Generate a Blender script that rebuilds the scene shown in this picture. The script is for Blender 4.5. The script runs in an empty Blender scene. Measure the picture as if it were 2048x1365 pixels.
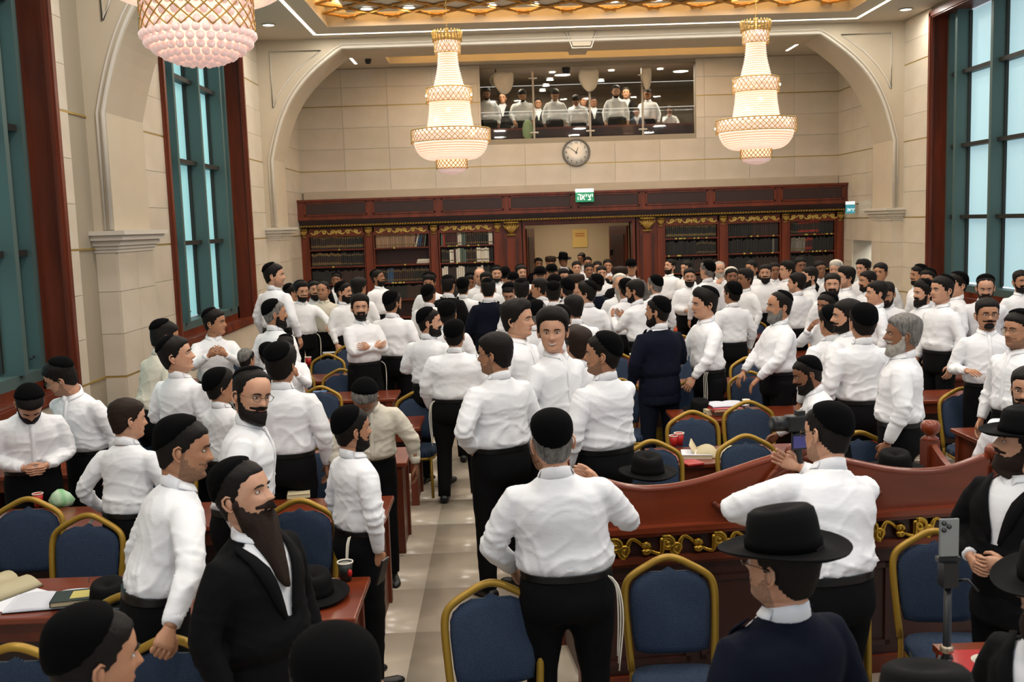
import bpy, math, random
import numpy as np
from mathutils import Vector, Matrix
PI = math.pi
S = bpy.context.scene
RNG = np.random.RandomState(7)
# ---------------------------------------------------------------- camera, world, exposure
CAM_H, FPX, PITCH, YAW, ROLL = 2.65, 2027.0, 0.1159, 0.0099, -0.0324
def cam_axes():
    cy, sy = math.cos(YAW), math.sin(YAW)
    fw = np.array([sy*math.cos(PITCH), cy*math.cos(PITCH), -math.sin(PITCH)])
    rt = np.array([cy, -sy, 0.0]); up = np.cross(rt, fw)
    cr, sr = math.cos(ROLL), math.sin(ROLL)
    return cr*rt+sr*up, -sr*rt+cr*up, fw
CR, CU, CF = cam_axes()
def floor_spot(px, py, z):
    """real position of something of height z seen at pixel (px, py)"""
    d = (px-1024)/FPX*CR-(py-682.5)/FPX*CU+CF
    t = (z-CAM_H)/d[2]
    return float(d[0]*t), float(d[1]*t)
cam = bpy.data.cameras.new('camera'); camo = bpy.data.objects.new('camera', cam)
S.collection.objects.link(camo); S.camera = camo
m = Matrix(((CR[0], CU[0], -CF[0], 0), (CR[1], CU[1], -CF[1], 0), (CR[2], CU[2], -CF[2], CAM_H), (0, 0, 0, 1)))
camo.matrix_world = m
cam.sensor_width = 36; cam.lens = 36*FPX/2048; cam.clip_start = 0.05; cam.clip_end = 200
cam.dof.use_dof = True; cam.dof.focus_distance = 8.0; cam.dof.aperture_fstop = 5.6
S.view_settings.view_transform = 'Standard'; S.view_settings.look = 'None'
S.view_settings.gamma = 1; S.view_settings.use_curve_mapping = False
S.view_settings.exposure = 0.14
W = bpy.data.worlds.new('world'); S.world = W; W.use_nodes = True
W.node_tree.nodes['Background'].inputs[0].default_value = (0.80, 0.90, 1.0, 1)
W.node_tree.nodes['Background'].inputs[1].default_value = 0.55
XL, XR, YA, YB, ZC = -4.63, 8.14, 20.4, 24.3, 6.35
XM = (XL+XR)/2
def area(name, loc, size, power, col, rot=(0, 0, 0), shape='DISK', sy=None, spread=PI):
    L = bpy.data.lights.new(name, 'AREA'); L.shape = shape; L.size = size; L.energy = power; L.color = col; L.spread = spread
    if sy: L.size_y = sy
    o = bpy.data.objects.new(name, L); o.location = loc; o.rotation_euler = rot; S.collection.objects.link(o); return o
WARM = (1.0, 0.86, 0.68); NEUT = (1.0, 0.93, 0.84)
# LED strips in the ceiling frame and the row of ceiling lamps down the hall (the part behind the viewer too)
for (cx, cy, sx, sy_) in ((XM-0.0, 20.0, 10.3, .05), (XM, 13.3, 10.3, .05), (-3.37, 16.7, .05, 6.6), (7.03, 16.7, .05, 6.6)):
    area('led_strip_light', (cx, cy, ZC-.012), sx, 42*max(sx, sy_)/7, (1, .95, .86), shape='RECTANGLE', sy=sy_)
for (x, y) in [(x, y) for x in (-3.0, 0.2, 3.4, 6.6) for y in (1.5, 4.5, 7.5, 10.5)]:
    area('ceiling_lamp_light', (x, y, ZC-.02), .5, 60, NEUT)
for (x, y) in ((XM-3, 22.6), (XM, 22.6), (XM+3, 22.6)):
    area('alcove_lamp_light', (x, y, ZC-.02), .4, 30, NEUT)

# ---------------------------------------------------------------- materials
MATS = {}
def srgb(h):
    h = h.lstrip('#'); c = [int(h[i:i+2], 16)/255 for i in (0, 2, 4)]
    return tuple((x/12.92 if x <= .04045 else ((x+.055)/1.055)**2.4) for x in c)+(1,)
def mat(name, col, rough=.6, metal=0, spec=.5, noise=None, bump=None, emit=None, es=0, vary=0, sheen=0, coat=0):
    """noise=(scale, colour2, stretch xyz, detail)  bump=(scale, strength, stretch, distance)"""
    if name in MATS: return MATS[name]
    m = bpy.data.materials.new(name); m.use_nodes = True; N = m.node_tree.nodes; Lk = m.node_tree.links
    b = N['Principled BSDF']; c = srgb(col) if isinstance(col, str) else col
    b.inputs['Base Color'].default_value = c; b.inputs['Roughness'].default_value = rough
    b.inputs['Metallic'].default_value = metal; b.inputs['Specular IOR Level'].default_value = spec
    if coat: b.inputs['Coat Weight'].default_value = coat; b.inputs['Coat Roughness'].default_value = .15
    if sheen: b.inputs['Sheen Weight'].default_value = sheen
    if emit: b.inputs['Emission Color'].default_value = srgb(emit); b.inputs['Emission Strength'].default_value = es
    tc = None
    def coords(st):
        nonlocal tc
        if tc is None: tc = N.new('ShaderNodeTexCoord')
        mp = N.new('ShaderNodeMapping'); mp.inputs['Scale'].default_value = st
        Lk.new(tc.outputs['Object'], mp.inputs[0]); return mp.outputs[0]
    src = None
    if noise:
        sc, c2, st, det = noise
        n = N.new('ShaderNodeTexNoise'); n.inputs['Scale'].default_value = sc; n.inputs['Detail'].default_value = det
        n.inputs['Distortion'].default_value = .6
        Lk.new(coords(st), n.inputs['Vector'])
        mx = N.new('ShaderNodeMix'); mx.data_type = 'RGBA'
        rp = N.new('ShaderNodeMapRange'); rp.inputs[1].default_value = .35; rp.inputs[2].default_value = .65
        Lk.new(n.outputs[0], rp.inputs[0]); Lk.new(rp.outputs[0], mx.inputs[0])
        mx.inputs[6].default_value = c; mx.inputs[7].default_value = srgb(c2) if isinstance(c2, str) else c2
        src = mx.outputs[2]
    if vary:
        oi = N.new('ShaderNodeObjectInfo'); hs = N.new('ShaderNodeHueSaturation')
        mr = N.new('ShaderNodeMapRange'); mr.inputs[3].default_value = 1-vary; mr.inputs[4].default_value = 1+vary
        Lk.new(oi.outputs['Random'], mr.inputs[0]); Lk.new(mr.outputs[0], hs.inputs['Value'])
        if src is not None: Lk.new(src, hs.inputs['Color'])
        else: hs.inputs['Color'].default_value = c
        src = hs.outputs[0]
    if src is not None: Lk.new(src, b.inputs['Base Color'])
    if bump:
        sc, stn, st, dist = bump
        n = N.new('ShaderNodeTexNoise'); n.inputs['Scale'].default_value = sc; n.inputs['Detail'].default_value = 3
        Lk.new(coords(st), n.inputs['Vector'])
        bp = N.new('ShaderNodeBump'); bp.inputs['Strength'].default_value = stn; bp.inputs['Distance'].default_value = dist
        Lk.new(n.outputs[0], bp.inputs['Height']); Lk.new(bp.outputs[0], b.inputs['Normal'])
    MATS[name] = m; return m
M_marble = mat('marble', '#c0b6a3', .35, noise=(1.3, '#cac0b0', (1, 1, 1), 6), vary=.02)
M_joint = mat('marble_joint', '#978d7a', .8)
M_plaster = mat('plaster', '#b9ad98', .75, noise=(2, '#b5a994', (1, 1, 1), 3))
M_trim = mat('plaster_trim', '#c4beb2', .6)
M_ceil = mat('ceiling_paint', '#b9b0a0', .8)
M_gold = mat('gold', '#b08a3c', .32, 1.0, noise=(9, '#8a6828', (1, 1, 1), 3))
M_goldline = mat('gold_inlay', '#b59a58', .4, .6)
M_goldp = mat('gold_paint', '#a4823a', .38, .35, noise=(30, '#8c6c2c', (1, 1, 1), 2))
M_wood = mat('mahogany', '#6c2d16', .4, noise=(5, '#50200f', (1, 1, .12), 6), coat=.12, spec=.35)
M_woodh = mat('mahogany_table', '#783218', .3, noise=(5, '#5c2511', (.15, 1, 1), 6), coat=.25, spec=.4)
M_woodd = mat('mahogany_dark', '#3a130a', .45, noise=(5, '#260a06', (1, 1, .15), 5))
M_floor = mat('floor_stone', '#b9ab99', .25, noise=(1.1, '#b4a693', (1, 1, 1), 6))
M_fjoint = mat('floor_joint', '#b1a290', .5)
M_teal = mat('teal_aluminium', '#4b605e', .5, .2)
M_pane = mat('frosted_pane', '#7fb2b6', .5, emit='#a3dfe6', es=.46)
M_panelr = mat('frosted_pane_day', '#8fb0b8', .5, emit='#b4d9e4', es=.58)
M_navy = mat('navy_fabric', '#1b2d49', .85, spec=.15)
M_navys = mat('navy_seat_fabric', '#1b2d49', .85, spec=.15)
M_black = mat('black_plastic', '#0c0c0d', .4)
M_grille = mat('dark_grille', '#2a100b', .5, bump=(90, .6, (1, 1, .02), .004))
def dotted(m, st):
    N = m.node_tree.nodes; Lk = m.node_tree.links
    tc = N.new('ShaderNodeTexCoord'); mp = N.new('ShaderNodeMapping'); mp.inputs['Scale'].default_value = st
    v = N.new('ShaderNodeTexVoronoi'); v.inputs['Randomness'].default_value = 0; Lk.new(tc.outputs['Object'], mp.inputs[0]); Lk.new(mp.outputs[0], v.inputs[0])
    c = N.new('ShaderNodeMath'); c.operation = 'LESS_THAN'; c.inputs[1].default_value = .17; Lk.new(v.outputs['Distance'], c.inputs[0])
    mx = N.new('ShaderNodeMix'); mx.data_type = 'RGBA'; mx.inputs[6].default_value = srgb('#182a48'); mx.inputs[7].default_value = srgb('#7f8775')
    Lk.new(c.outputs[0], mx.inputs[0]); Lk.new(mx.outputs[2], N['Principled BSDF'].inputs['Base Color'])
dotted(M_navy, (40, 0, 40)); dotted(M_navys, (40, 40, 0))
M_shirt = mat('white_cotton', '#e7e8eb', .8, spec=.2, bump=(7, .30, (1, 1, 1.8), .02), vary=.03)
M_shirt2 = mat('cream_cotton', '#d2ccbc', .8, spec=.2, bump=(7, .3, (1, 1, 1.8), .02), vary=.02)
M_trous = mat('black_wool', '#0b0b0d', .85, spec=.12, bump=(18, .3, (1, 1, .5), .01))
M_suit = mat('charcoal_wool', '#0c0c0e', .85, spec=.12, bump=(14, .3, (1, 1, 1), .01))
M_suitn = mat('navy_wool', '#0d1120', .85, spec=.12, bump=(14, .3, (1, 1, 1), .01))
M_velvet = mat('black_velvet', '#050506', .95, spec=.08)
M_felt = mat('black_felt', '#070708', .85, spec=.15)
M_leather = mat('black_leather', '#080809', .4, spec=.35)
M_hair = mat('black_hair', '#120d0a', .65, spec=.2, bump=(160, .8, (1, 1, .25), .004))
M_hairb = mat('brown_hair', '#24170f', .65, spec=.2, bump=(160, .8, (1, 1, .25), .004))
M_hairg = mat('grey_hair', '#4a4744', .6, noise=(60, '#77736e', (1, 1, .3), 3), bump=(160, .8, (1, 1, .25), .004))
M_hairw = mat('white_hair', '#a9a49c', .6, noise=(60, '#8a857c', (1, 1, .3), 3), bump=(160, .8, (1, 1, .25), .004))
HAIR = {'k': M_hair, 'b': M_hairb, 'g': M_hairg, 'w': M_hairw}
SKIN = [mat('skin_%s' % n, c, .5, noise=(14, c2, (1, 1, 1), 3)) for n, c, c2 in (('fair', '#c99a7d', '#bd8a6d'), ('medium', '#b48363', '#a87556'), ('tan', '#8f6247', '#83563c'))]
for s_ in SKIN: s_.node_tree.nodes['Principled BSDF'].inputs['Subsurface Weight'].default_value = .0
M_eye = mat('eye_white', '#cfc8c0', .3); M_iris = mat('dark_iris', '#160d08', .2); M_lip = mat('lips', '#8f4f42', .5)
M_stub = [mat('stubble_%d' % q, c, .7, noise=(120, c2, (1, 1, 1), 2)) for q, (c, c2) in enumerate((('#8d6a54', '#a67e66'), ('#785641', '#916a50'), ('#5e412e', '#74513a')))]
M_wire = mat('thin_metal_frame', '#7a6d58', .3, .9)
M_thread = mat('white_wool_cord', '#d9d4c6', .9)

# ---------------------------------------------------------------- mesh helpers
class MB:
    def __init__(s): s.V = []; s.F = []; s.n = 0
    def add(s, V, F, m=0):
        V = np.asarray(V, float); s.V.append(V)
        for f in F:
            f = np.asarray(f, int)
            if f.size: s.F.append((f+s.n, m))
        s.n += len(V); return s
    def box(s, x0, x1, y0, y1, z0, z1, m=0):
        V = [(x, y, z) for x in (x0, x1) for y in (y0, y1) for z in (z0, z1)]
        return s.add(V, [[(0, 1, 3, 2), (4, 6, 7, 5), (0, 4, 5, 1), (2, 3, 7, 6), (0, 2, 6, 4), (1, 5, 7, 3)]], m)
    def lathe(s, prof, n=24, c=(0, 0, 0), m=0, sx=1, sy=1):
        cp = (int(prof[0][0] < .03), int(prof[-1][0] < .03))
        if not cp[0] and not cp[1]: prof = list(prof)+[prof[0]]
        R = [np.stack([r*sx*np.cos(T(n)), r*sy*np.sin(T(n)), np.full(n, z)], 1)+np.array(c) for r, z in prof]
        return s.loft(R, cp, m=m)
    def loft(s, rings, cap=(1, 1), m=0):
        k = len(rings); n = len(rings[0]); V = np.concatenate(rings)
        i = np.arange(k-1)[:, None]*n; j = np.arange(n)[None]; j2 = (j+1) % n
        F = [np.stack([i+j, i+j2, i+n+j2, i+n+j], -1).reshape(-1, 4)]
        tris = []; extra = []
        for c, b, flip in ((cap[0], 0, 1), (cap[1], (k-1)*n, 0)):
            if c:
                extra.append(rings[0].mean(0) if b == 0 else rings[-1].mean(0)); q = k*n+len(extra)-1
                a = b+j[0]; a2 = b+j2[0]
                tris.append(np.stack([a2, a, np.full(n, q)], 1) if flip else np.stack([a, a2, np.full(n, q)], 1))
        if extra: V = np.concatenate([V, np.array(extra)]); F.append(np.concatenate(tris))
        return s.add(V, F, m)
    def tube(s, P, R, n=8, m=0, cap=(1, 1), flat=1.0, up=None):
        P = np.asarray(P, float); R = np.full(len(P), R) if np.isscalar(R) else np.asarray(R, float)
        Tn = np.gradient(P, axis=0); Tn /= np.linalg.norm(Tn, axis=1)[:, None]+1e-12
        u = np.array(up if up is not None else ((0, 0, 1) if abs(Tn[0][2]) < .9 else (1, 0, 0)), float)
        rings = []; a = T(n)
        for p, t, r in zip(P, Tn, R):
            u = u-t*(u@t); u /= np.linalg.norm(u)+1e-12; v = np.cross(t, u)
            rings.append(p+r*(np.cos(a)[:, None]*u*flat+np.sin(a)[:, None]*v))
        return s.loft(rings, cap, m)
    def ball(s, c, r, n=12, k=8, m=0):
        r = np.array([r, r, r]) if np.isscalar(r) else np.array(r); ph = np.linspace(-PI/2+.05, PI/2-.05, k)
        return s.loft([np.stack([r[0]*np.cos(p)*np.cos(T(n)), r[1]*np.cos(p)*np.sin(T(n)), np.full(n, r[2]*math.sin(p))], 1)+np.array(c) for p in ph], m=m)
    def prism(s, pts, y0, y1, m=0, ax=1):
        """extrude a 2-D outline (a, b) along an axis; convex or star-shaped outline"""
        pts = np.array(pts, float); n = len(pts)
        def put(v):
            o = np.zeros((n, 3)); ids = [i for i in range(3) if i != ax]; o[:, ids[0]] = pts[:, 0]; o[:, ids[1]] = pts[:, 1]; o[:, ax] = v; return o
        return s.loft([put(y0), put(y1)], m=m)
    def arr(s):
        return np.concatenate(s.V), s.F
    def xf(s, M4):
        M4 = np.array(M4)
        s.V = [v@M4[:3, :3].T+M4[:3, 3] for v in s.V]; return s
    def build(s, name, mats, parent=None, smooth=True, loc=None):
        me = mesh_from(s, name, mats, smooth); return link(name, me, parent, loc)
_T = {}
def T(n):
    if n not in _T: _T[n] = np.arange(n)*2*PI/n
    return _T[n]
def mesh_from(mb, name, mats, smooth=True):
    V, F = mb.arr(); me = bpy.data.meshes.new(name)
    me.vertices.add(len(V)); me.vertices.foreach_set('co', V.astype(np.float32).ravel())
    tot = np.concatenate([np.full(len(f), f.shape[1]) for f, _ in F]); idx = np.concatenate([f.ravel() for f, _ in F])
    mi = np.concatenate([np.full(len(f), k) for f, k in F])
    me.loops.add(len(idx)); me.loops.foreach_set('vertex_index', idx.astype(np.int32))
    me.polygons.add(len(tot)); me.polygons.foreach_set('loop_start', (np.cumsum(tot)-tot).astype(np.int32))
    me.polygons.foreach_set('loop_total', tot.astype(np.int32)); me.polygons.foreach_set('material_index', mi.astype(np.int32))
    me.polygons.foreach_set('use_smooth', np.full(len(tot), bool(smooth)))
    for mm in (mats if isinstance(mats, (list, tuple)) else [mats]): me.materials.append(mm)
    me.update(calc_edges=True); me.validate(); return me
def link(name, me, parent=None, loc=None):
    o = bpy.data.objects.new(name, me); S.collection.objects.link(o)
    if parent is not None: o.parent = parent
    if loc is not None: o.location = loc
    return o
def tag(o, label=None, cat=None, group=None, kind=None):
    if label: o['label'] = label
    if cat: o['category'] = cat
    if group: o['group'] = group
    if kind: o['kind'] = kind
    return o
def thing(name, label, cat, loc=(0, 0, 0), rz=0, group=None):
    o = bpy.data.objects.new(name, None); o.empty_display_size = .1; o.location = loc; o.rotation_euler = (0, 0, rz)
    S.collection.objects.link(o); return tag(o, label, cat, group)
def structure(o): o['kind'] = 'structure'; return o
def dup(root, loc, rz=0, label=None, group=None):
    r = root.copy(); S.collection.objects.link(r); r.location = loc; r.rotation_euler = (0, 0, rz)
    if label: r['label'] = label
    if group: r['group'] = group
    for ch in root.children:
        c = ch.copy(); S.collection.objects.link(c); c.parent = r
        for g in ch.children:
            d = g.copy(); S.collection.objects.link(d); d.parent = c
    return r
def box(name, mt, x0, x1, y0, y1, z0, z1, parent=None): return MB().box(x0, x1, y0, y1, z0, z1).build(name, mt, parent, smooth=False)
def bevel(o, w=.01, n=2):
    b = o.modifiers.new('b', 'BEVEL'); b.width = w; b.segments = n; b.limit_method = 'ANGLE'; return o
def catmull(P, n):
    P = np.asarray(P, float); Q = np.concatenate([[2*P[0]-P[1]], P, [2*P[-1]-P[-2]]]); out = []
    for i in range(1, len(Q)-2):
        t = np.linspace(0, 1, n, endpoint=False)[:, None]; a, b, c, d = Q[i-1:i+3]
        out.append(.5*((2*b)+(c-a)*t+(2*a-5*b+4*c-d)*t**2+(-a+3*b-3*c+d)*t**3))
    return np.concatenate(out+[P[-1:]])
# ---------------------------------------------------------------- people
# local frame of a person 1.75 m tall: feet at the origin, facing -Y, the person's left is +X
def rotm(ax, a):
    return np.array(Matrix.Rotation(a, 3, ax))
HEADP = np.array([  # z above the chin, front, back, half width, lift of the back of the ring, front flatness
    (-.115, .052, -.075, .064, .010, 2.0), (-.08, .047, -.071, .058, .015, 2.0), (-.045, .046, -.070, .056, .022, 2.0), (-.020, .052, -.071, .056, .030, 2.0),
    (-.004, .074, -.072, .052, .034, 2.0), (.004, .088, -.074, .054, .030, 2.05), (.016, .0945, -.078, .059, .024, 2.1), (.034, .0905, -.082, .064, .018, 2.2),
    (.050, .093, -.086, .067, .014, 2.25), (.066, .0925, -.090, .070, .010, 2.3), (.085, .0925, -.095, .073, .006, 2.3), (.105, .091, -.100, .0755, .003, 2.35),
    (.125, .094, -.104, .077, 0, 2.35), (.145, .096, -.106, .078, 0, 2.3), (.165, .093, -.105, .078, 0, 2.2), (.185, .084, -.099, .075, 0, 2.15),
    (.203, .067, -.086, .065, 0, 2.1), (.217, .045, -.065, .048, 0, 2.0), (.226, .020, -.040, .027, 0, 2.0), (.230, -.004, -.016, .006, 0, 2.0)])
_HG = {}
def head_grid(nr, nc):
    if (nr, nc) in _HG: return _HG[(nr, nc)]
    k = len(HEADP); s = np.linspace(0, k-1, nr)
    sp = catmull(HEADP, 12); P = np.stack([np.interp(s, np.linspace(0, k-1, len(sp)), sp[:, i]) for i in range(6)], 1)
    a = T(nc); V = np.zeros((nr, nc, 3))
    for i, (z, f, b, w, lift, ex) in enumerate(P):
        c, sn = np.cos(a), np.sin(a)       # a=pi/2 is the front
        e = np.where(sn > 0, 2/ex, 1.0)
        x = w*np.sign(c)*np.abs(c)**e; q = np.sign(sn)*np.abs(sn)**np.where(sn > 0, 2/ex, 1.0)
        cy = -.012*(1 if i else 1); y = np.where(q > 0, cy+(f-cy)*q, cy-(cy-b)*np.abs(q))
        zz = z+lift*(.5-.5*q)
        fx, fz = x, zz
        front = np.clip(sn, 0, 1)**.5
        def g(x0, z0, sx, sz): return np.exp(-((fx-x0)/sx)**2-((fz-z0)/sz)**2)
        d = np.zeros(nc)
        t = np.clip((zz-.072)/(.122-.072), 0, 1); on = (zz > .066)*(zz < .128)
        nose = np.where(zz < .08, np.clip((zz-.064)/.014, 0, 1), 1)*(.027*(1-t)**.8+.006)*np.clip((.130-zz)/.01, 0, 1)
        sxn = .0095+.0065*np.exp(-((zz-.078)/.009)**2)
        d += nose*np.exp(-(fx/sxn)**2)
        for sd in (-1, 1):
            d -= .0125*g(sd*.031, .113, .016, .011)
            d += .0045*g(sd*.030, .133, .022, .007)
            d += .004*g(sd*.044, .088, .016, .014)
        d += .0055*g(0, .0555, .021, .0038)+.0055*g(0, .0455, .018, .004)-.004*g(0, .0502, .022, .0022)-.003*g(0, .034, .02, .005)
        d += .004*g(0, .016, .015, .009)
        y = y+d*front
        V[i, :, 0] = x; V[i, :, 1] = -y; V[i, :, 2] = zz
    _HG[(nr, nc)] = V; return V
def grid_faces(nr, nc, mask=None):
    i = np.arange(nr-1)[:, None]*nc; j = np.arange(nc)[None]; j2 = (j+1) % nc
    F = np.stack([i+j, i+j2, i+nc+j2, i+nc+j], -1)
    F = F[:, :, ::-1]      # head is mirrored in y, so flip
    F = F.reshape(-1, 4)
    return F if mask is None else F[mask.reshape(-1)]
def shell(G, wgt, off, thr=.02):
    """piece of the head surface where wgt > 0, pushed out by off(vertices, normals)*wgt"""
    nr, nc, _ = G.shape; F = grid_faces(nr, nc); w = wgt.reshape(-1); keep = (w[F] > thr).any(1); F = F[keep]; closed = w[-nc:].min() > thr
    C = G.mean((0, 1)); C = np.array([0, .01, .12]); Nn = G.reshape(-1, 3)-C; Nn /= np.linalg.norm(Nn, axis=1)[:, None]+1e-9
    V = G.reshape(-1, 3)+off(G.reshape(-1, 3), Nn)*np.clip(w, 0, 1)[:, None]+Nn*(np.where(w <= thr, -.004, .0018))[:, None]
    if closed:
        b = (nr-1)*nc; h = nc//2; F = np.concatenate([F, np.array([[b+q, b+nc-1-q, b+nc-2-q, b+q+1] for q in range(h-1)])])
    used = np.unique(F); mp = -np.ones(len(V), int); mp[used] = np.arange(len(used))
    return V[used], mp[F]
def sstep(a, b, x): t = np.clip((x-a)/(b-a), 0, 1); return t*t*(3-2*t)
def cheap_noise(P, f, seed=0):
    r = np.random.RandomState(seed); o = 0
    for k in range(4):
        d = r.randn(3)*f; o = o+np.sin(P@d+r.rand()*6.28+1.7*np.sin(P@(r.randn(3)*f*.6)))
    return o/4
TORSO = np.array([  # z, half width, half depth, centre y(forward), exponent
    (.90, .150, .108, .0, 2.2), (.965, .163, .118, .0, 2.2), (.995, .178, .132, .004, 2.3), (1.02, .187, .141, .006, 2.3), (1.06, .184, .140, .008, 2.3), (1.12, .175, .131, .006, 2.3), (1.20, .176, .126, .002, 2.3),
    (1.28, .185, .128, -.002, 2.35), (1.345, .189, .124, -.008, 2.3), (1.385, .178, .112, -.012, 2.2), (1.42, .148, .096, -.016, 2.1), (1.452, .108, .080, -.018, 2.0), (1.478, .074, .070, -.018, 2.0)])
ARMS = {'down': ((.255, -.03, 1.15), (.265, .05, .90)), 'bent': ((.25, -.03, 1.17), (.20, .22, 1.13)), 'rest': ((.25, .08, 1.17), (.22, .24, .97)),
        'cross': ((.20, .10, 1.14), (-.10, .20, 1.19)), 'face': ((.22, .16, 1.20), (.05, .17, 1.42)), 'back': ((.25, -.14, 1.17), (.04, -.16, 1.02)),
        'pocket': ((.30, -.07, 1.18), (.19, .04, .96)), 'clasp': ((.24, .02, 1.16), (.03, .23, 1.06)), 'camera': ((.24, .20, 1.28), (.09, .30, 1.52)),
        'reach': ((.25, .19, 1.24), (.23, .43, 1.14)), 'lean': ((.31, .03, 1.18), (.27, .12, .92)), 'phone': ((.22, .14, 1.17), (.10, .30, 1.33)), 'clap': ((.24, .16, 1.22), (.05, .33, 1.36)),
        'raise': ((.26, .18, 1.33), (.20, .38, 1.42)), 'table': ((.25, .12, 1.18), (.14, .30, 1.0)), 'side': ((.33, .02, 1.19), (.42, .16, 1.0)), 'high': ((.25, .12, 1.5), (.18, .2, 1.74))}
def hand_mb(curl, side, n=6, k=4, fine=False):
    """left hand (side=1) in frame: d=-Z fingers, thumb +X, palm normal +Y"""
    mb = MB()
    prof = [(0, .024, .019), (-.02, .027, .018), (-.045, .037, .0165), (-.075, .041, .0145), (-.092, .038, .012)]
    rg = []
    for z, w, t in prof:
        a = T(12 if fine else 8); rg.append(np.stack([w*np.sign(np.cos(a))*np.abs(np.cos(a))**.8, t*np.sin(a), np.full(len(a), z)], 1))
    mb.loft(rg)
    for x, L, r, sp in ((.029, .074, .0088, .08), (.0095, .082, .0092, .02), (-.0105, .077, .0088, -.04), (-.029, .060, .0078, -.12)):
        p = np.array([x*.95, 0, -.080]); P = [p.copy()]; ang = 0.06; R = [r]
        for sgl, fr in enumerate((.0, .45, .30, .25)):
            if fr == 0: p = p+np.array([0, 0, -.012]); P.append(p.copy()); R.append(r); continue
            ang += curl*(1.0, .9, .7)[sgl-1]
            st = L*fr
            p = p+st*np.array([math.sin(sp)*math.cos(ang), math.sin(ang), -math.cos(ang)*math.cos(sp)]); P.append(p.copy()); R.append(r*(1, .95, .88, .72)[sgl])
        P.append(p+(P[-1]-P[-2])*.12); R.append(r*.35)
        mb.tube(P, R, n)
    c = .35+.5*min(curl, 1)
    P = [(.018, .003, -.028), (.036, .010, -.045), (.050, .016+.01*c, -.066), (.054-.012*c, .022+.02*c, -.088), (.052-.02*c, .026+.026*c, -.100)]
    mb.tube(P, [.013, .0125, .0105, .0095, .004], n)
    if side < 0: mb.V = [v*np.array([-1, 1, 1]) for v in mb.V]; mb.F = [(f[:, ::-1], q) for f, q in mb.F]
    return mb
_HANDS = {}
def hand(curl, side, fine):
    k = (curl, side, fine)
    if k not in _HANDS: _HANDS[k] = hand_mb(curl, side, 8 if fine else 5, fine=fine).arr()
    return _HANDS[k]
JOBS = []
def job(mb, voxel, finish):
    me = mesh_from(mb, 'tmp', []); o = bpy.data.objects.new('tmp', me); JOBS.append((o, voxel, finish))
def run_jobs():
    sc = S
    for o, vx, _ in JOBS:
        sc.collection.objects.link(o); r = o.modifiers.new('r', 'REMESH'); r.mode = 'VOXEL'; r.voxel_size = vx; r.use_smooth_shade = True
        s = o.modifiers.new('s', 'SMOOTH'); s.factor = .5; s.iterations = 3
    dg = bpy.context.evaluated_depsgraph_get()
    for o, vx, fin in JOBS:
        e = o.evaluated_get(dg); me = e.to_mesh(); n = len(me.vertices); V = np.empty(n*3, np.float32); me.vertices.foreach_get('co', V); V = V.reshape(-1, 3).astype(float)
        Nn = np.empty(n*3, np.float32); me.vertices.foreach_get('normal', Nn); Nn = Nn.reshape(-1, 3)
        L = np.empty(len(me.loops), np.int32); me.loops.foreach_get('vertex_index', L)
        lt = np.empty(len(me.polygons), np.int32); me.polygons.foreach_get('loop_total', lt)
        ls = np.cumsum(lt)-lt; F = []
        for q in (3, 4):
            a = ls[lt == q]
            if len(a): F.append(L[a[:, None]+np.arange(q)[None]])
        e.to_mesh_clear(); fin(V, Nn.astype(float), F)
    for o, _, _ in JOBS:
        me = o.data; bpy.data.objects.remove(o); bpy.data.meshes.remove(me)
    JOBS.clear()
def superring(w, d, cy, z, ex, n):
    a = T(n); c, s = np.cos(a), np.sin(a)
    return np.stack([w*np.sign(c)*np.abs(c)**(2/ex), -cy-d*np.sign(s)*np.abs(s)**(2/ex), np.full(n, z)], 1)[::-1]
PCOUNT = [0]
QUEUE = []
def person(*a, **k): QUEUE.append((a, k))
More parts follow.
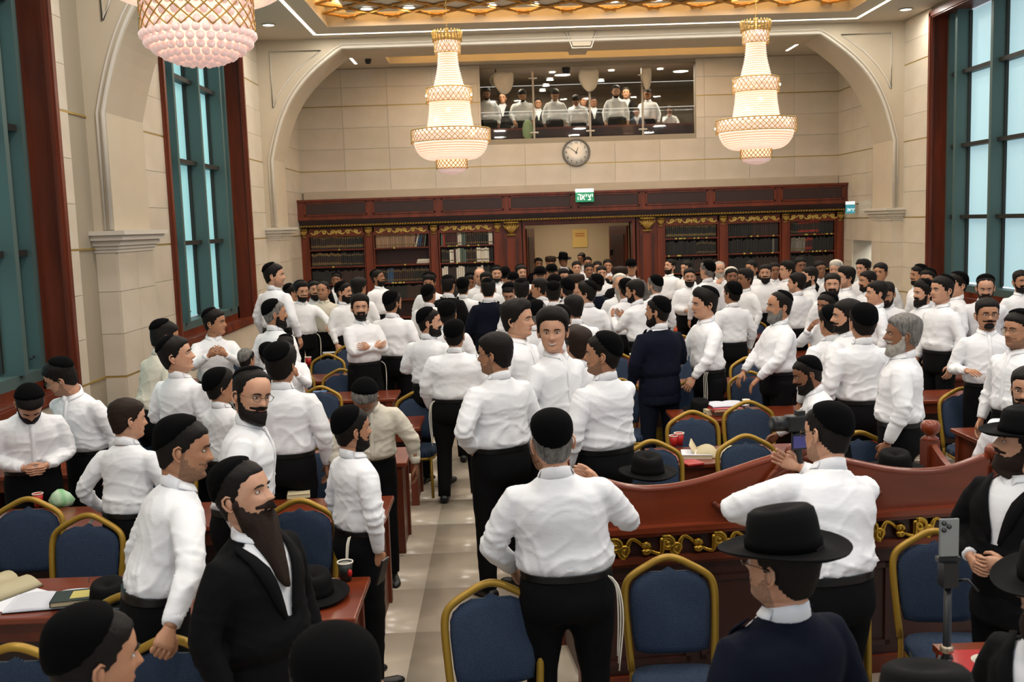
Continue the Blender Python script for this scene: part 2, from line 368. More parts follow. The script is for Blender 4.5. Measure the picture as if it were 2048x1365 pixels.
def settle(tables):
    """people stand on free floor: slide each along the line of sight until bodies and tables keep their distance"""
    P = []
    for a, k in list(QUEUE):
        if k.get('at'): P.append(None); continue
        b = k.get('base', 0); a = list(a); a[2] *= 1.06 if (a[1] < 680 and a[2] <= 1.80 and not b and not k.pop('asis', 0)) else 1.0; k.pop('asis', 0); QUEUE[len(P)] = (tuple(a), k); x, y = floor_spot(a[0], a[1], a[2]+b); P.append([x, y, 1.0, x, y])
    for it in range(60):
        for p, (a, k) in zip(P, QUEUE):
            if p is None or k.get('base'): continue
            for x0, x1, ty, d in tables:
                if x0-.12 < p[0] < x1+.12 and abs(p[1]-ty) < d/2+.20:
                    tgt = ty+(d/2+.2)*(1 if p[1] >= ty-.05 else -1); p[2] *= 1+(tgt/p[1]-1)*.5; p[0], p[1] = p[3]*p[2], p[4]*p[2]
        for i in range(len(P)):
            for j in range(i):
                p, q = P[i], P[j]
                if p is None or q is None: continue
                dx, dy = p[0]-q[0], p[1]-q[1]; ry = .42; rx = .40
                if abs(dx) < rx and abs(dy) < ry and (dx/rx)**2+(dy/ry)**2 < 1:
                    s_ = 1 if (dy, i) > (0, 0) and dy >= 0 else -1; need = ry*math.sqrt(max(0, 1-(dx/rx)**2))-abs(dy)
                    for u, g in ((p, s_), (q, -s_)):
                        if it < 45 or True: u[2] *= 1+g*need*.3/u[1]; u[0], u[1] = u[3]*u[2], u[4]*u[2]
    for it in range(60):
        for i in range(len(P)):
            for j in range(i):
                p, q = P[i], P[j]
                if p is None or q is None: continue
                dx, dy = p[0]-q[0], p[1]-q[1]; rx, ry = .38, .40
                if abs(dx) < rx and abs(dy) < ry and (dx/rx)**2+(dy/ry)**2 < 1:
                    s_ = 1 if (dy > 0 or (dy == 0 and i > j)) else -1; need = ry*math.sqrt(max(0, 1-(dx/rx)**2))-abs(dy)
                    for u, g in ((p, s_), (q, -s_)): u[2] = min(max(u[2]*(1+g*need*.4/u[1]), .86), 1.16); u[0], u[1] = u[3]*u[2], u[4]*u[2]
    for p, (a, k) in zip(P, QUEUE):
        if p is None: build_person(*a, **k); continue
        b = k.get('base', 0); h = CAM_H-(CAM_H-a[2]-b)*p[2]-b; a = list(a); a[2] = h; k = dict(k); k['at'] = (p[3]*p[2], p[4]*p[2]); build_person(*a, **k)
    QUEUE.clear()
def build_person(px, py, h, face, label, arms=('down', 'down'), hy=0, hp=0, hair='k', style='short', kip=None, beard=0, bc=None, glasses=0, wear='shirt',
           girth=1.0, lean=0, side=0, skin=None, tz=0, belly=0, base=0.0, at=None, twist=0, lod=None, legs=None, sit=0, curl=(.35, .35), group=None, tie=None, name='person', step=0, dx=0, dy=0, smile=0):
    """px, py: pixel of the top of the head; h: height of that point above the floor (lean is added to the body)"""
    i = PCOUNT[0]; PCOUNT[0] += 1; rs = np.random.RandomState(100+i)
    if at is None:
        X, Y = floor_spot(px, py, h+base)
    else: X, Y = at
    X += dx; Y += dy
    near = 2 if Y < 9.5 else (1 if Y < 14.5 else 0)
    if lod is not None: near = lod
    la, sa = math.radians(lean), math.radians(side)
    hh = h
    if sit: Hs = (h+.42)/1.75                     # stature of a seated figure
    else: Hs = (h+(1-math.cos(la))*.8)/1.75
    hatty = {'hat': .045, 'big': .012, 'fur': .05}.get(kip, 0)
    Hs -= hatty/1.75
    s = Hs; g = girth; skin = (i*7 % 5) // 3 if skin is None else skin; SK = SKIN[skin]; HM = HAIR[hair]; BM = HAIR[bc or hair]
    rz = math.radians(face)
    drop = .45 if sit else 0                       # hips lowered
    # the head top shifts forward when leaning: put the feet so that the head stays on its ray
    fx, fy = math.sin(rz), -math.cos(rz); up = (1.72-.95)*s
    rx, ry = math.cos(rz), math.sin(rz)
    offx = up*math.sin(la)*fx+up*math.sin(sa)*rx; offy = up*math.sin(la)*fy+up*math.sin(sa)*ry
    root = thing(name, label, 'person' if name == 'person' else 'child', (X-offx, Y-offy, base), rz, group)
    Rb = rotm('X', la)@rotm('Y', sa); tw = math.radians(twist)
    HIP = np.array([0, 0, .95])
    def bend(V):
        V = np.asarray(V, float).reshape(-1, 3).copy(); w = sstep(.90, 1.12, V[:, 2])[:, None]; 
        A = (V-HIP)@(rotm('Z', tw)).T; A = A@Rb.T+HIP
        return V*(1-w)+A*w
    def fin(V):          # last step: lower the hips when seated, scale
        V = V.copy(); z = V[:, 2]; V[:, 2] = np.where(z < .98, z*1.0306, np.where(z < 1.478, 1.01+(z-.98)*.8876, z-.026)); return V*s
    # ---- head
    nr, nc = ((46, 44), (30, 28), (22, 20))[2-near]
    G0 = head_grid(nr, nc); Rh = rotm('Z', math.radians(hy))@rotm('X', math.radians(hp))
    HC = np.array([0, .014, 1.515])               # chin level, neck axis
    def headxf(V, w=None):
        V = np.asarray(V, float).reshape(-1, 3); w = sstep(-.07, .0, V[:, 2])[:, None] if w is None else w
        P = np.array([0, .02, -.03]); A = (V-P)@Rh.T+P
        Q = bend((V*(1-w)+A*w)*(1+.10*sstep(-.03, .03, V[:, 2])[:, None])+HC)
        return fin(Q)
    body = MB()
    hv = headxf(G0); hf = grid_faces(nr, nc); top = len(hv)
    hv = np.concatenate([hv, [hv[-nc:].mean(0)]])
    jj = np.arange(nc); tf = np.stack([(nr-1)*nc+(jj+1) % nc, (nr-1)*nc+jj, np.full(nc, top)], 1)
    # torso core and legs of the body, inside the clothes, grown from the neck ring
    core = [superring(.045, .040, -.016, 1.40, 2, nc), superring(.13, .07, -.01, 1.37, 2, nc), superring(.15, .085, 0, 1.2, 2, nc), superring(.14, .09, 0, 1.05, 2, nc), superring(.13, .085, 0, .93, 2, nc), superring(.10, .06, 0, .88, 2, nc)]
    neck = G0[0][::1]+HC
    # match ring direction and phase: head ring starts at +x going to the front (-y)
    def phase(r):
        a = T(nc); return r
    core = [np.stack([c_w*np.cos(T(nc)), -c_y-c_d*np.sin(T(nc)), np.full(nc, c_z)], 1) for c_w, c_d, c_y, c_z in
            ((.060, .055, -.01, 1.405), (.13, .07, -.01, 1.37), (.15, .085, 0, 1.2), (.14, .09, 0, 1.05), (.13, .085, 0, .93), (.08, .05, 0, .88))]
    cv = fin(bend(np.concatenate(core))); n0 = len(hv); V = np.concatenate([hv, cv])
    F = [hf, tf]; a = jj; a2 = (jj+1) % nc; prev = 0
    for q in range(6):
        b0 = n0+q*nc; F.append(np.stack([prev+a2, prev+a, b0+a, b0+a2], 1)[:, ::-1]); prev = b0
    lipm = []
    body.add(V, [f for f in F], 0)
    if near: _l = MB().ball((0, -.0905, .0500), (.0215, .0085, .0058), 12, 6, m=3); vv = headxf(_l.V[0], np.ones((len(_l.V[0]), 1))); b_ = body.n; body.V.append(vv); body.n += len(vv); body.F += [(ff+b_, 3) for ff, _ in _l.F]
    if smile and near: _l = MB().tube([(-.022, -.0925, .0545), (-.012, -.0990, .0500), (0, -.1010, .0485), (.012, -.0990, .0500), (.022, -.0925, .0545)], [.0012, .0034, .0040, .0034, .0012], 6); vv = headxf(_l.V[0], np.ones((len(_l.V[0]), 1))); b_ = body.n; body.V.append(vv); body.n += len(vv); body.F += [(ff+b_, 1) for ff, _ in _l.F]
    # eyes, ears
    for sd in (-1, 1):
        e = MB()
        if near: 
            e.ball((sd*.031, -.0805, .1125), (.0125, .0065, .0046 if near else .008), 10, 6, m=1)
            e.ball((sd*.031, -.0850, .1125), (.0052, .0035, .0045), 8, 5, m=2)
        else: e.ball((sd*.031, -.082, .1125), (.012, .008, .005), 6, 4, m=2)
        # ear: rim and bowl
        er = []
        for t in np.linspace(-.35*PI, 1.25*PI, 12 if near == 2 else 7): er.append((sd*(.0785+.008*math.sin(max(t, 0)/1.25)), .010+.0165*math.cos(t+PI/2)*1.0*-1*-1, .098+.029*math.sin(t)*1.0))
        er = [(sd*(.079+.010*(.5-.5*math.cos(u*2*PI))), .012+.018*math.sin(2.6*(u-.42)*1.0), .072+.058*u) for u in np.linspace(0, 1, 9)]
        e.tube([(sd*.0775, .002, .072), (sd*.083, .010, .069), (sd*.087, .020, .080), (sd*.091, .028, .098), (sd*.090, .026, .116), (sd*.085, .012, .125), (sd*.079, .0, .118)], [.004, .0052, .0048, .0045, .0045, .0045, .003], 6)
        e.ball((sd*.080, .012, .096), (.006, .014, .024), 8, 5)
        for v, (f) in zip([np.concatenate(e.V)], [e.F]): 
            vv = headxf(v, np.ones((len(v), 1)))
            base_n = body.n; body.V.append(vv); body.n += len(vv)
            for ff, mm in f: body.F.append((ff+base_n, mm))
    # ---- arms
    sleeve = MB(); SH = np.array([.172*g**.7, .012, 1.372]); wrists = []
    wr = 1 if near == 2 else 0
    for sd, arm, cu in ((1, arms[0], curl[0]), (-1, arms[1], curl[1])):
        if isinstance(arm, str): E, Wr = ARMS[arm]
        else: E, Wr = arm
        mir = np.array([sd, -1, 1.]); S0 = SH*np.array([sd, 1, 1]); E = np.array(E)*mir; Wr = np.array(Wr)*mir
        E[0] += sd*.03*(g-1)*3
        E = S0+.285*(E-S0)/np.linalg.norm(E-S0); Wr = E+.245*(Wr-E)/np.linalg.norm(Wr-E)
        c0 = S0*np.array([.5, 1, 1])+[0, 0, .012]; u = np.linspace(0, 1, 7)[:, None]
        mid = [c0, S0, S0+(E-S0)*.25, S0+(E-S0)*.5, S0+(E-S0)*.78, E, E+(Wr-E)*.3, E+(Wr-E)*.6, E+(Wr-E)*.86, Wr-(Wr-E)*.04]
        P = np.array(mid); P[5] = P[5]*.7+.15*(P[4]+P[6])
        gg = .5+.5*g
        sleeve.tube(bend(P), np.array([.055, .066, .067, .064, .058, .054, .052, .047, .041, .035])*gg*(1.05 if wear != 'shirt' else 1), 14)
        Wb = bend(Wr[None])[0]; Eb = bend(E[None])[0]; d = (Wb-Eb)/np.linalg.norm(Wb-Eb)
        cen = bend(np.array([[0, -.02, Wr[2]]]))[0]
        nn = cen-Wb; nn -= d*(nn@d); nn = nn/(np.linalg.norm(nn)+1e-9); 
        if isinstance(arm, str) and arm in ('rest', 'table', 'reach', 'side', 'bent'):
            nn2 = np.array([0, 0, -1.]); nn2 -= d*(nn2@d); nn2 /= np.linalg.norm(nn2)+1e-9; nn = nn2*.75+nn*.25; nn -= d*(nn@d); nn /= np.linalg.norm(nn)
        if isinstance(arm, str) and arm in ('rest', 'table'):
            d2 = d*.55+np.array([0, -.75, -.1]); 
            if arm == 'rest': d2 = d
            d2 = d2/np.linalg.norm(d2); nn -= d2*(nn@d2); nn /= np.linalg.norm(nn); d = d2
        t = -np.cross(d, nn)*sd
        hV, hF = hand(cu, sd, near == 2)
        # frame columns: thumb axis (mirrored for the right hand inside hand_mb), palm normal, -d
        Bm = np.stack([t*sd, nn, -d], 1)
        if sd < 0: Bm = np.stack([-t, nn, -d], 1)
        base_n = body.n
        vv = fin((hV*1.03)@Bm.T+Wb); body.V.append(vv); body.n += len(vv)
        flip = np.linalg.det(Bm) < 0
        for ff, mm in hF: body.F.append(((ff[:, ::-1] if flip else ff)+base_n, 0))
        body.tube(fin(np.array([Eb*.5+Wb*.5, Eb*.2+Wb*.8, Wb, Wb+d*.012])), np.array([.034, .028, .025, .023])*s, 10)
        body.tube(fin(bend(np.array([c0, S0, E*.6+S0*.4, E, E*.5+Wr*.5]))), np.array([.035, .040, .036, .030, .030])*s, 6)
        wrists.append((Wb, d, E, Wr))
    # ---- legs and trousers
    tr = MB(); HZ = .98
    nT = 20 if near == 2 else 14
    def tring(z, k=1.0):
        r = [np.interp(z, TORSO[:, 0], TORSO[:, j]) for j in (1, 2, 3)]; return r
    pel = []
    for z, w, dpt, cy in ((.995, .172, .126, .0), (.96, .178, .134, 0), (.90, .186, .140, -.006), (.84, .188, .142, -.010), (.80, .186, .138, -.006), (.76, .180, .120, 0)):
        pel.append(superring(w*g, dpt*g+belly*.3, cy+belly*.15, z, 2.3, nT))
    pel = [bend(p) for p in pel]
    tr.loft(pel); shoes = []
    if sit:
        LEG = [(np.array([sd*.095, 0, .90]), np.array([sd*.13, -.44, .93]), np.array([sd*.13, -.42, .52])) for sd in (-1, 1)]
    else:
        st = step
        LEG = [(np.array([sd*.092*g, 0.0, .86]), np.array([sd*.105*g, -.02-sd*st*.45, .50]), np.array([sd*.115*g, .0-sd*st, .09])) for sd in (-1, 1)]
        if legs: LEG = [(np.array([sd*.092*g, 0.0, .86]), np.array(L[0], float), np.array(L[1], float)) for sd, L in zip((-1, 1), legs)]
    for (Hp, Kn, An) in LEG:
        P = np.array([Hp+[0, 0, .05], Hp, Hp*.6+Kn*.4, Kn, Kn*.5+An*.5, An*.85+Kn*.15, An-[0, 0, .035]])
        tr.tube(P, np.array([.098*g, .100*g, .094*g, .075, .068, .062, .060]), 12 if near else 8)
        body.tube(fin(np.array([Hp, Kn, An])), np.array([.06, .045, .035])*s, 5)
        shoes.append(An)
    if not near == 2:
        tr.V = [fin(v) for v in tr.V]; tr.build('trousers', M_trous if wear == 'shirt' else {'suit': M_suit, 'navy': M_suitn}.get(wear, M_trous), root)
    else:
        def fin_tr(V, Nn, F, root=root, w=wear, s=s):
            V = V+Nn*(.004*cheap_noise(V*np.array([1, 1, 1.6]), 16, i))[:, None]
            m_ = MB(); m_.add(fin(V), F); m_.build('trousers', M_trous if w in ('shirt', 'cream') else {'suit': M_suit, 'navy': M_suitn}.get(w, M_trous), root)
        job(tr, .022, fin_tr)
    for An in shoes:
        sm = MB(); a = T(12); prof = [(-.075, .030, .050), (-.06, .038, .075), (-.02, .040, .082), (.03, .038, .070), (.08, .043, .052), (.13, .046, .044), (.17, .042, .040), (.195, .026, .030), (.205, .008, .018)]
        sm.loft([np.stack([w*np.sign(np.cos(a))*np.abs(np.cos(a))**.8, np.full(12, -y), np.maximum(hh_*.5+hh_*.5*np.sin(a), 0)], 1) for y, w, hh_ in prof][::-1])
        v = np.concatenate(sm.V); v[:, :2] += An[:2]; v[:, 2] += An[2]-.09
        sm.V = [fin(v)]; sm.build('shoe', M_leather, root)
    # ---- torso clothes
    big = wear != 'shirt' and wear != 'cream'
    k = 1.06 if big else 1.0; nn_ = 28
    def torso(scale, z0=.90, zt=1.49, hemw=1.0):
        rg = []
        for z, w, dpt, cy, ex in TORSO:
            if z < z0 or z > zt: continue
            gg = 1+(g-1)*(1.15 if z < 1.3 else .7 if z < 1.42 else .3); be = belly*math.exp(-((z-1.06)/.13)**2)
            r = superring(w*scale*gg, dpt*scale*gg+be*.5, cy+be*.5, z, ex, nn_); rg.append(r)
        return rg
    sh = MB(); rg = torso(k)
    if big:
        skirt = [superring(.19*g, .145*g+belly*.4, belly*.4, z, 2.3, nn_) for z in (.72,)]+[superring(.188*g, .143*g+belly*.4, belly*.4, z, 2.3, nn_) for z in (.80,)]
        rg = skirt+rg
    sh.loft([bend(r) for r in rg]); ns = sh.n; 
    for v in sleeve.V: pass
    b0 = sh.n; sh.V += sleeve.V; sh.F += [(f+b0, mm) for f, mm in sleeve.F]; sh.n += sleeve.n
    smat = {'shirt': M_shirt, 'cream': M_shirt2, 'suit': M_suit, 'navy': M_suitn, 'black': M_suit, 'grey': MATS.get('grey_wool') or mat('grey_wool', '#5c5a58', .8), 'denim': MATS.get('denim_cotton') or mat('denim_cotton', '#39465c', .8)}[wear]
    Ws = wrists; amp = .0085 if not big else .004
    def fin_sh(V, Nn, F, i=i, root=root):
        # creases: rings round the elbows and wrists, slanting ridges on the torso, gathered cloth above the belt
        d_ = np.zeros(len(V))
        r1 = 1-np.abs(np.sin(V@np.array([9., 7, 26])+2.0*cheap_noise(V, 9, i)*2)); r2 = 1-np.abs(np.sin(V@np.array([-13., 6, 19])+2.5*cheap_noise(V, 7, i+50)*2))
        fold = (r1**3*.6+r2**3*.6)*(.35+.65*sstep(1.35, 1.0, V[:, 2]))
        vert = np.sin(np.arctan2(V[:, 1], V[:, 0])*11+3*cheap_noise(V, 6, i+9))*np.exp(-((V[:, 2]-1.0)/.05)**2)
        d_ += amp*fold*1.9+.5*amp*vert+.004*cheap_noise(V, 14, i+3)
        for Wb, d, E, Wr in Ws:
            Eb = bend(E[None])[0]; rr = np.linalg.norm(V-Eb, axis=1); al = (V-Eb)@d
            d_ += amp*.6*np.exp(-(rr/.085)**2)*np.sin(al*85+5*cheap_noise(V, 10, i+4))
            rw = np.linalg.norm(V-Wb, axis=1); 
        d_ *= sstep(.975, 1.005, V[:, 2]) if not big else 1
        m_ = MB(); V2 = fin(V+Nn*d_[:, None])
        if big:      # open front
            z = V[:, 2]; c = bend(np.array([[0, -.2, 1.2]]))[0]
            A = (V-HIP)@Rb+HIP; A = (A-HIP)@rotm('Z', tw)+HIP
            op = (np.abs(A[:, 0]) < .005+.34*np.clip(A[:, 2]-1.14, 0, 1)) & (A[:, 1] < -.03) & (A[:, 2] > 1.14)
            F = [f[~op[f].any(1)] for f in F]; used = np.unique(np.concatenate([f.ravel() for f in F])); mp = -np.ones(len(V2), int); mp[used] = np.arange(len(used)); V2 = V2[used]; F = [mp[f] for f in F]
        m_.add(V2, F); m_.build('jacket' if big else 'shirt', smat, root)
    job(sh, (.030, .020, .0125)[near], fin_sh)
    if big:
        us = MB().loft([fin(bend(r)) for r in torso(.99)]); us.build('shirt', M_shirt, root)
        # lapels follow the edge of the opening
        lp = MB()
        for sd in (-1, 1):
            P = []
            for u in np.linspace(0, 1, 7):
                z = 1.14+.33*u; x = sd*(.012+.335*(z-1.14)*.92+.012); zz = min(z, 1.475); w, dpt, cy = [np.interp(zz, TORSO[:, 0], TORSO[:, j])*(1.07*(1+(g-1)*.8) if j < 3 else 1) for j in (1, 2, 3)]
                y = -cy-dpt*(1-min(abs(x)/w, .97)**2.3)**(1/2.3)-.006; P.append((x, y, z))
            lp.tube(fin(bend(np.array(P))), np.array([.010, .022, .028, .032, .034, .026, .016])*s, 6, flat=.25, up=(0, -1, 0))
        lp.build('lapel', smat, root)
    # cuffs and collar
    for Wb, d, E, Wr in wrists:
        cl = MB(); cl.tube(fin(np.array([Wb-d*.055, Wb-d*.05, Wb-d*.005, Wb-d*.002])), np.array([.030, .0385 if not big else .036, .036, .030])*s, 14); cl.build('cuff', M_shirt2 if wear == 'cream' else M_shirt, root)
    co = MB(); a = T(24); R0 = []
    def cring(w, dd, cy, zf, zb): return np.stack([w*np.cos(a), cy-dd*np.sin(a), zf+(zb-zf)*(.5-.5*np.sin(a))], 1)
    outer = [cring(.072, .070, .020, 1.450, 1.478), cring(.077, .076, .020, 1.450, 1.486), cring(.071, .073, .022, 1.470, 1.512), cring(.0675, .068, .023, 1.486, 1.535), cring(.0645, .065, .023, 1.486, 1.535), cring(.060, .060, .023, 1.45, 1.49)]
    co.loft([fin(bend(r))[::-1] for r in outer], cap=(0, 0))
    for sd in (-1, 1):   # pointed collar leaves
        P = []
        for u in np.linspace(0, 1, 6):
            an = PI/2-sd*(u*1.75+.10); P.append([(.070*math.cos(an), .023-.071*math.sin(an), 1.484+.022*u+.004), (.085*math.cos(an)+(sd*.008 if u < .1 else 0), .018-.088*math.sin(an), (1.432 if u < .1 else 1.456)+.024*u)])
        P = np.array(P); Q = np.concatenate([P[:, 0], P[:, 1], P[:, 0]+[0, 0, .004], P[:, 1]+[0, 0, .004]]); F = []
        for q in range(5): F += [(q, q+1, 7+q, 6+q), (12+q, 18+q, 19+q, 13+q), (6+q, 7+q, 19+q, 18+q), (q, 12+q, 13+q, q+1)]
        F += [(0, 6, 18, 12), (5, 17, 23, 11)]
        co.add(fin(bend(Q)), [F])
    co.build('collar', M_shirt2 if wear == 'cream' else M_shirt, root)
    if not big and near:
        bl = MB().loft([fin(bend(superring((.181)*g, .137*g+belly*.3, belly*.15, z, 2.3, 24))) for z in (.955, .958, .985, .988)]); bl.build('belt', M_leather, root)
        pk = MB()       # button placket down the front
        P = []
        for z in np.linspace(1.0, 1.46, 9):
            w, dpt, cy = [np.interp(z, TORSO[:, 0], TORSO[:, j]) for j in (1, 2, 3)]; gg = 1+(g-1)*(1.15 if z < 1.3 else .7); be = belly*math.exp(-((z-1.06)/.13)**2); P.append((0, -cy-dpt*gg-be-.004, z))
        if near == 2: pk.tube(fin(bend(np.array(P))), .017*s, 6, flat=.28, up=(0, -1, 0)); pk.build('placket', smat, root)
    if tz:
        for sd in ((-1, 1) if tz == 1 else (tz//2,)):
            c_ = MB()
            for q in range(3):
                x0 = sd*(.15*g+.006*q); yb = (-.03+.012*q) if face % 360 < 90 or face % 360 > 270 else .09+.01*q
                y0 = yb+(.04 if yb > 0 else -.08); P = [(x0, y0, .975), (x0+sd*.03, y0+(.03 if yb > 0 else -.03), .93), (x0+sd*(.035+.004*q), y0+(.045 if yb > 0 else -.03), .80), (x0+sd*(.03-.004*q), y0+(.03 if yb > 0 else -.03), .62-.03*q)]
                c_.tube(fin(catmull(P, 4)), .0032*s, 5)
            c_.build('tassel', M_thread, root)
    if tie:
        t_ = MB(); P = []
        for z in np.linspace(1.10, 1.455, 8):
            w, dpt, cy = [np.interp(z, TORSO[:, 0], TORSO[:, j]) for j in (1, 2, 3)]; P.append((0, -cy-dpt-.008-belly*.2, z))
        t_.tube(fin(bend(np.array(P))), np.array([.012, .040, .038, .034, .030, .026, .020, .022])*s, 6, flat=.2, up=(0, -1, 0)); t_.build('tie', mat('purple_silk', '#2c1c44', .5, noise=(240, '#8a78a0', (1, 1, 1), 0)), root)
    # ---- hair
    X_, Y_, Z_ = G0[..., 0], -G0[..., 1], G0[..., 2]; rnd = cheap_noise(G0.reshape(-1, 3), 60, i).reshape(nr, nc)
    if style != 'bald':
        hl = .186 if style == 'thick' else .176
        line = np.where(Y_ > .055, hl+.05*np.clip(np.abs(X_)-.045, 0, 1)*-1, np.where(Y_ > .0, .112+.9*np.clip(Y_-.02, 0, 1), .105))
        line = np.interp(Y_, [-.12, -.06, -.03, .0, .018, .030, .050, .075, .10], [.028, .028, .062, .100, .102, .130, .155, hl-.004, hl])
        if style == 'receding': line = np.interp(Y_, [-.12, -.06, -.03, .0, .018, .030, .045, .06, .10], [.028, .028, .062, .100, .102, .145, .185, .21, .23])
        w = sstep(0, .014, Z_-line+.0012*rnd)
        th = {'short': .010, 'thick': .020, 'receding': .007, 'buzz': .004, 'curly': .026}[style]
        def off(V, Nn): return Nn*(th*(.55+.6*sstep(.12, .2, V[:, 2]))+.003*cheap_noise(V, 90, i))[:, None]+(np.array([0, -.006, .012])*(sstep(.185, .22, V[:, 2])*(V[:, 1] < -.02))[:, None] if style == 'thick' else 0)
        v, f = shell(G0, w, off); hm = MB()
        hm.add(headxf(v), [f])
    else: hm = MB()
    for sd in (-1, 1):     # eyebrows
        P = np.array([(sd*.014, -.098, .1285), (sd*.026, -.0985, .1335), (sd*.040, -.091, .1325), (sd*.050, -.080, .127)])
        hm.tube(headxf(P, np.ones((4, 1))), np.array([.0032, .0042, .0036, .0015])*s, 5)
    hm.build('hair', HM, root)
    if beard:
        mouthhole = np.exp(-((X_)/.021)**2-((Z_-.0495)/.0085)**2)
        yy = Y_; edge = np.interp(yy, [-.02, .005, .015, .03, .05, .07, .10], [.125, .112, .090, .066, .052, .046, .056])
        w = sstep(0, .012, edge-Z_+.001*rnd)*sstep(-.012, .004, yy)*sstep(-.035, -.015, Z_)
        mo = np.exp(-((np.abs(X_)-.0)/.027)**2-((Z_-.0625)/.0048)**2)*(yy > .06)
        w = np.clip(np.maximum(w*(1-np.clip(mouthhole*1.5, 0, 1)), mo*1.1), 0, 1)
        if beard == 5: w = np.clip(mo*1.2+np.exp(-(X_/.02)**2-((Z_-.02)/.016)**2)*(yy > .05), 0, 1)
        L = {1: .0015, 2: .008, 3: .020, 4: .05, 5: .005}[beard]; DN = {1: 0, 2: .004, 3: .022, 4: .20, 5: .003}[beard]
        def offb(V, Nn):
            dn = sstep(.075, .0, V[:, 2]); fr = sstep(.02, .08, -V[:, 1])
            o = Nn*(L*(.45+.4*dn)*(.9+.25*cheap_noise(V, 80, i+5)))[:, None]
            o += np.array([0, -.5, -1.0])[None]*(DN*dn*(.3+.7*fr)*(1+.15*cheap_noise(V, 60, i)))[:, None]
            if beard == 4: o[:, 0] -= V[:, 0]*.35*dn; o[:, 1] += .05*dn*fr
            return o
        v, f = shell(G0, w, offb)
        if len(v): MB().add(headxf(v), [f]).build('beard', BM if beard > 1 else M_stub[skin], root)
    # ---- hats
    if kip in ('big', 'small', 'white', 'grey', 'blue'):
        ax = math.radians(40 if kip != 'small' else 34); pol = math.radians(60 if kip != 'small' else 40)
        dv = G0.reshape(-1, 3)-np.array([0, .006, .118]); dv /= np.linalg.norm(dv, axis=1)[:, None]; dv[:, 0] *= .92
        cs = dv@np.array([0, math.sin(ax), math.cos(ax)]); w = sstep(math.cos(pol+.07), math.cos(pol), cs).reshape(nr, nc)
        ht = {'thick': .024, 'short': .014, 'curly': .032, 'receding': .009, 'buzz': .006, 'bald': .002}[style]+(.005 if kip != 'small' else .0025)
        v, f = shell(G0, w, lambda V, Nn: Nn*(ht+.004*sstep(.15, .24, V[:, 2]))[:, None]+np.array([0, 0, .003]))
        MB().add(headxf(v), [f]).build('skullcap', {'white': M_thread, 'grey': M_hairg, 'blue': mat('blue_cotton', '#20406a', .8)}.get(kip, M_velvet), root)
    if kip == 'hat':
        hm = MB(); na = 40; rg = []
        for r, z, fl in ((.078, .150, 0), (.080, .152, 0), (.100, .149, 1), (.14, .147, 1), (.160, .156, 1), (.164, .163, 1), (.160, .160, 1), (.13, .152, 1), (.098, .156, 0), (.094, .175, 0), (.091, .205, 0), (.088, .235, 0), (.082, .262, 0), (.070, .272, 0), (.045, .266, 0), (.015, .258, 0)):
            a = T(na); side_up = .012*np.abs(np.cos(a))**2*(r > .12)-.004*np.abs(np.sin(a))*(r > .12)
            pinch = 1-.12*np.exp(-((a-3*PI/2)/.55)**2)*(z > .22)
            rg.append(np.stack([r*.98*np.cos(a)*pinch, .004+r*1.16*np.sin(a), z+side_up+(.010*np.sin(a) if z > .2 else 0)], 1))
        hatR = rotm('X', math.radians(6)); hm.loft([headxf((r-[0, 0, .15])@hatR.T+[0, 0, .15], np.ones((na, 1))) for r in rg], cap=(0, 1)); ho = hm.build('hat', M_felt, root)
        rb = MB(); rb.loft([headxf((np.stack([r*.98*np.cos(T(na)), .004+r*1.16*np.sin(T(na)), np.full(na, z)], 1)-[0, 0, .15])@hatR.T+[0, 0, .15], np.ones((na, 1))) for r, z in ((.092, .158), (.097, .158), (.0955, .190), (.092, .190))], cap=(0, 0)); rb.build('hat_band', M_velvet, ho)
    if kip == 'fur':
        hm = MB(); na = 32; rg = []
        for r, z in ((.080, .13), (.098, .125), (.115, .135), (.120, .165), (.118, .20), (.104, .225), (.08, .23), (.05, .235), (.01, .236)):
            a = T(na); rr = r*(1+.03*cheap_noise(np.stack([np.cos(a)*5, np.sin(a)*5, np.full(na, z*40)], 1), 1.5, 3)); rg.append(np.stack([rr*.92*np.cos(a), .006+rr*1.1*np.sin(a), np.full(na, z)], 1))
        hm.loft([headxf(r, np.ones((na, 1))) for r in rg]); hm.build('hat', M_hairb, root)
    if kip == 'cap':
        hm = MB(); na = 24; rg = []
        for r, z in ((.080, .140), (.093, .142), (.094, .17), (.088, .205), (.065, .235), (.03, .248), (.006, .25)):
            a = T(na); rg.append(np.stack([r*.93*np.cos(a), .004+r*1.14*np.sin(a), np.full(na, z)], 1))
        vz = np.array([(-.07, -.08, .145), (-.06, -.13, .138), (-.03, -.165, .134), (0, -.172, .133), (.03, -.165, .134), (.06, -.13, .138), (.07, -.08, .145), (.0, -.07, .150)])
        hm.loft([headxf(r, np.ones((na, 1))) for r in rg]); hm.loft([headxf(vz, np.ones((8, 1))), headxf(vz+[0, 0, .006], np.ones((8, 1)))]); hm.build('cap', M_velvet, root)
    if glasses:
        gl = MB()
        for sd in (-1, 1):
            a = np.linspace(0, 2*PI, 17); P = np.stack([sd*.034+.022*np.cos(a), -.101+.004*np.abs(np.cos(a)), .112+.0165*np.sin(a)], 1)
            gl.tube(headxf(P, np.ones((17, 1))), .0016*s, 5, cap=(0, 0)); P = np.array([(sd*.055, -.099, .113), (sd*.072, -.085, .114), (sd*.083, -.02, .116), (sd*.087, .012, .112)])
            gl.tube(headxf(P, np.ones((4, 1))), .0016*s, 5)
        P = np.array([(-.012, -.101, .112), (0, -.108, .116), (.012, -.101, .112)]); gl.tube(headxf(P, np.ones((3, 1))), .0016*s, 5)
        gl.build('glasses', M_wire if glasses == 1 else M_black, root)
    bo = body.build('body', [SK, M_eye, M_iris, M_lip], root)
    return root, wrists, fin
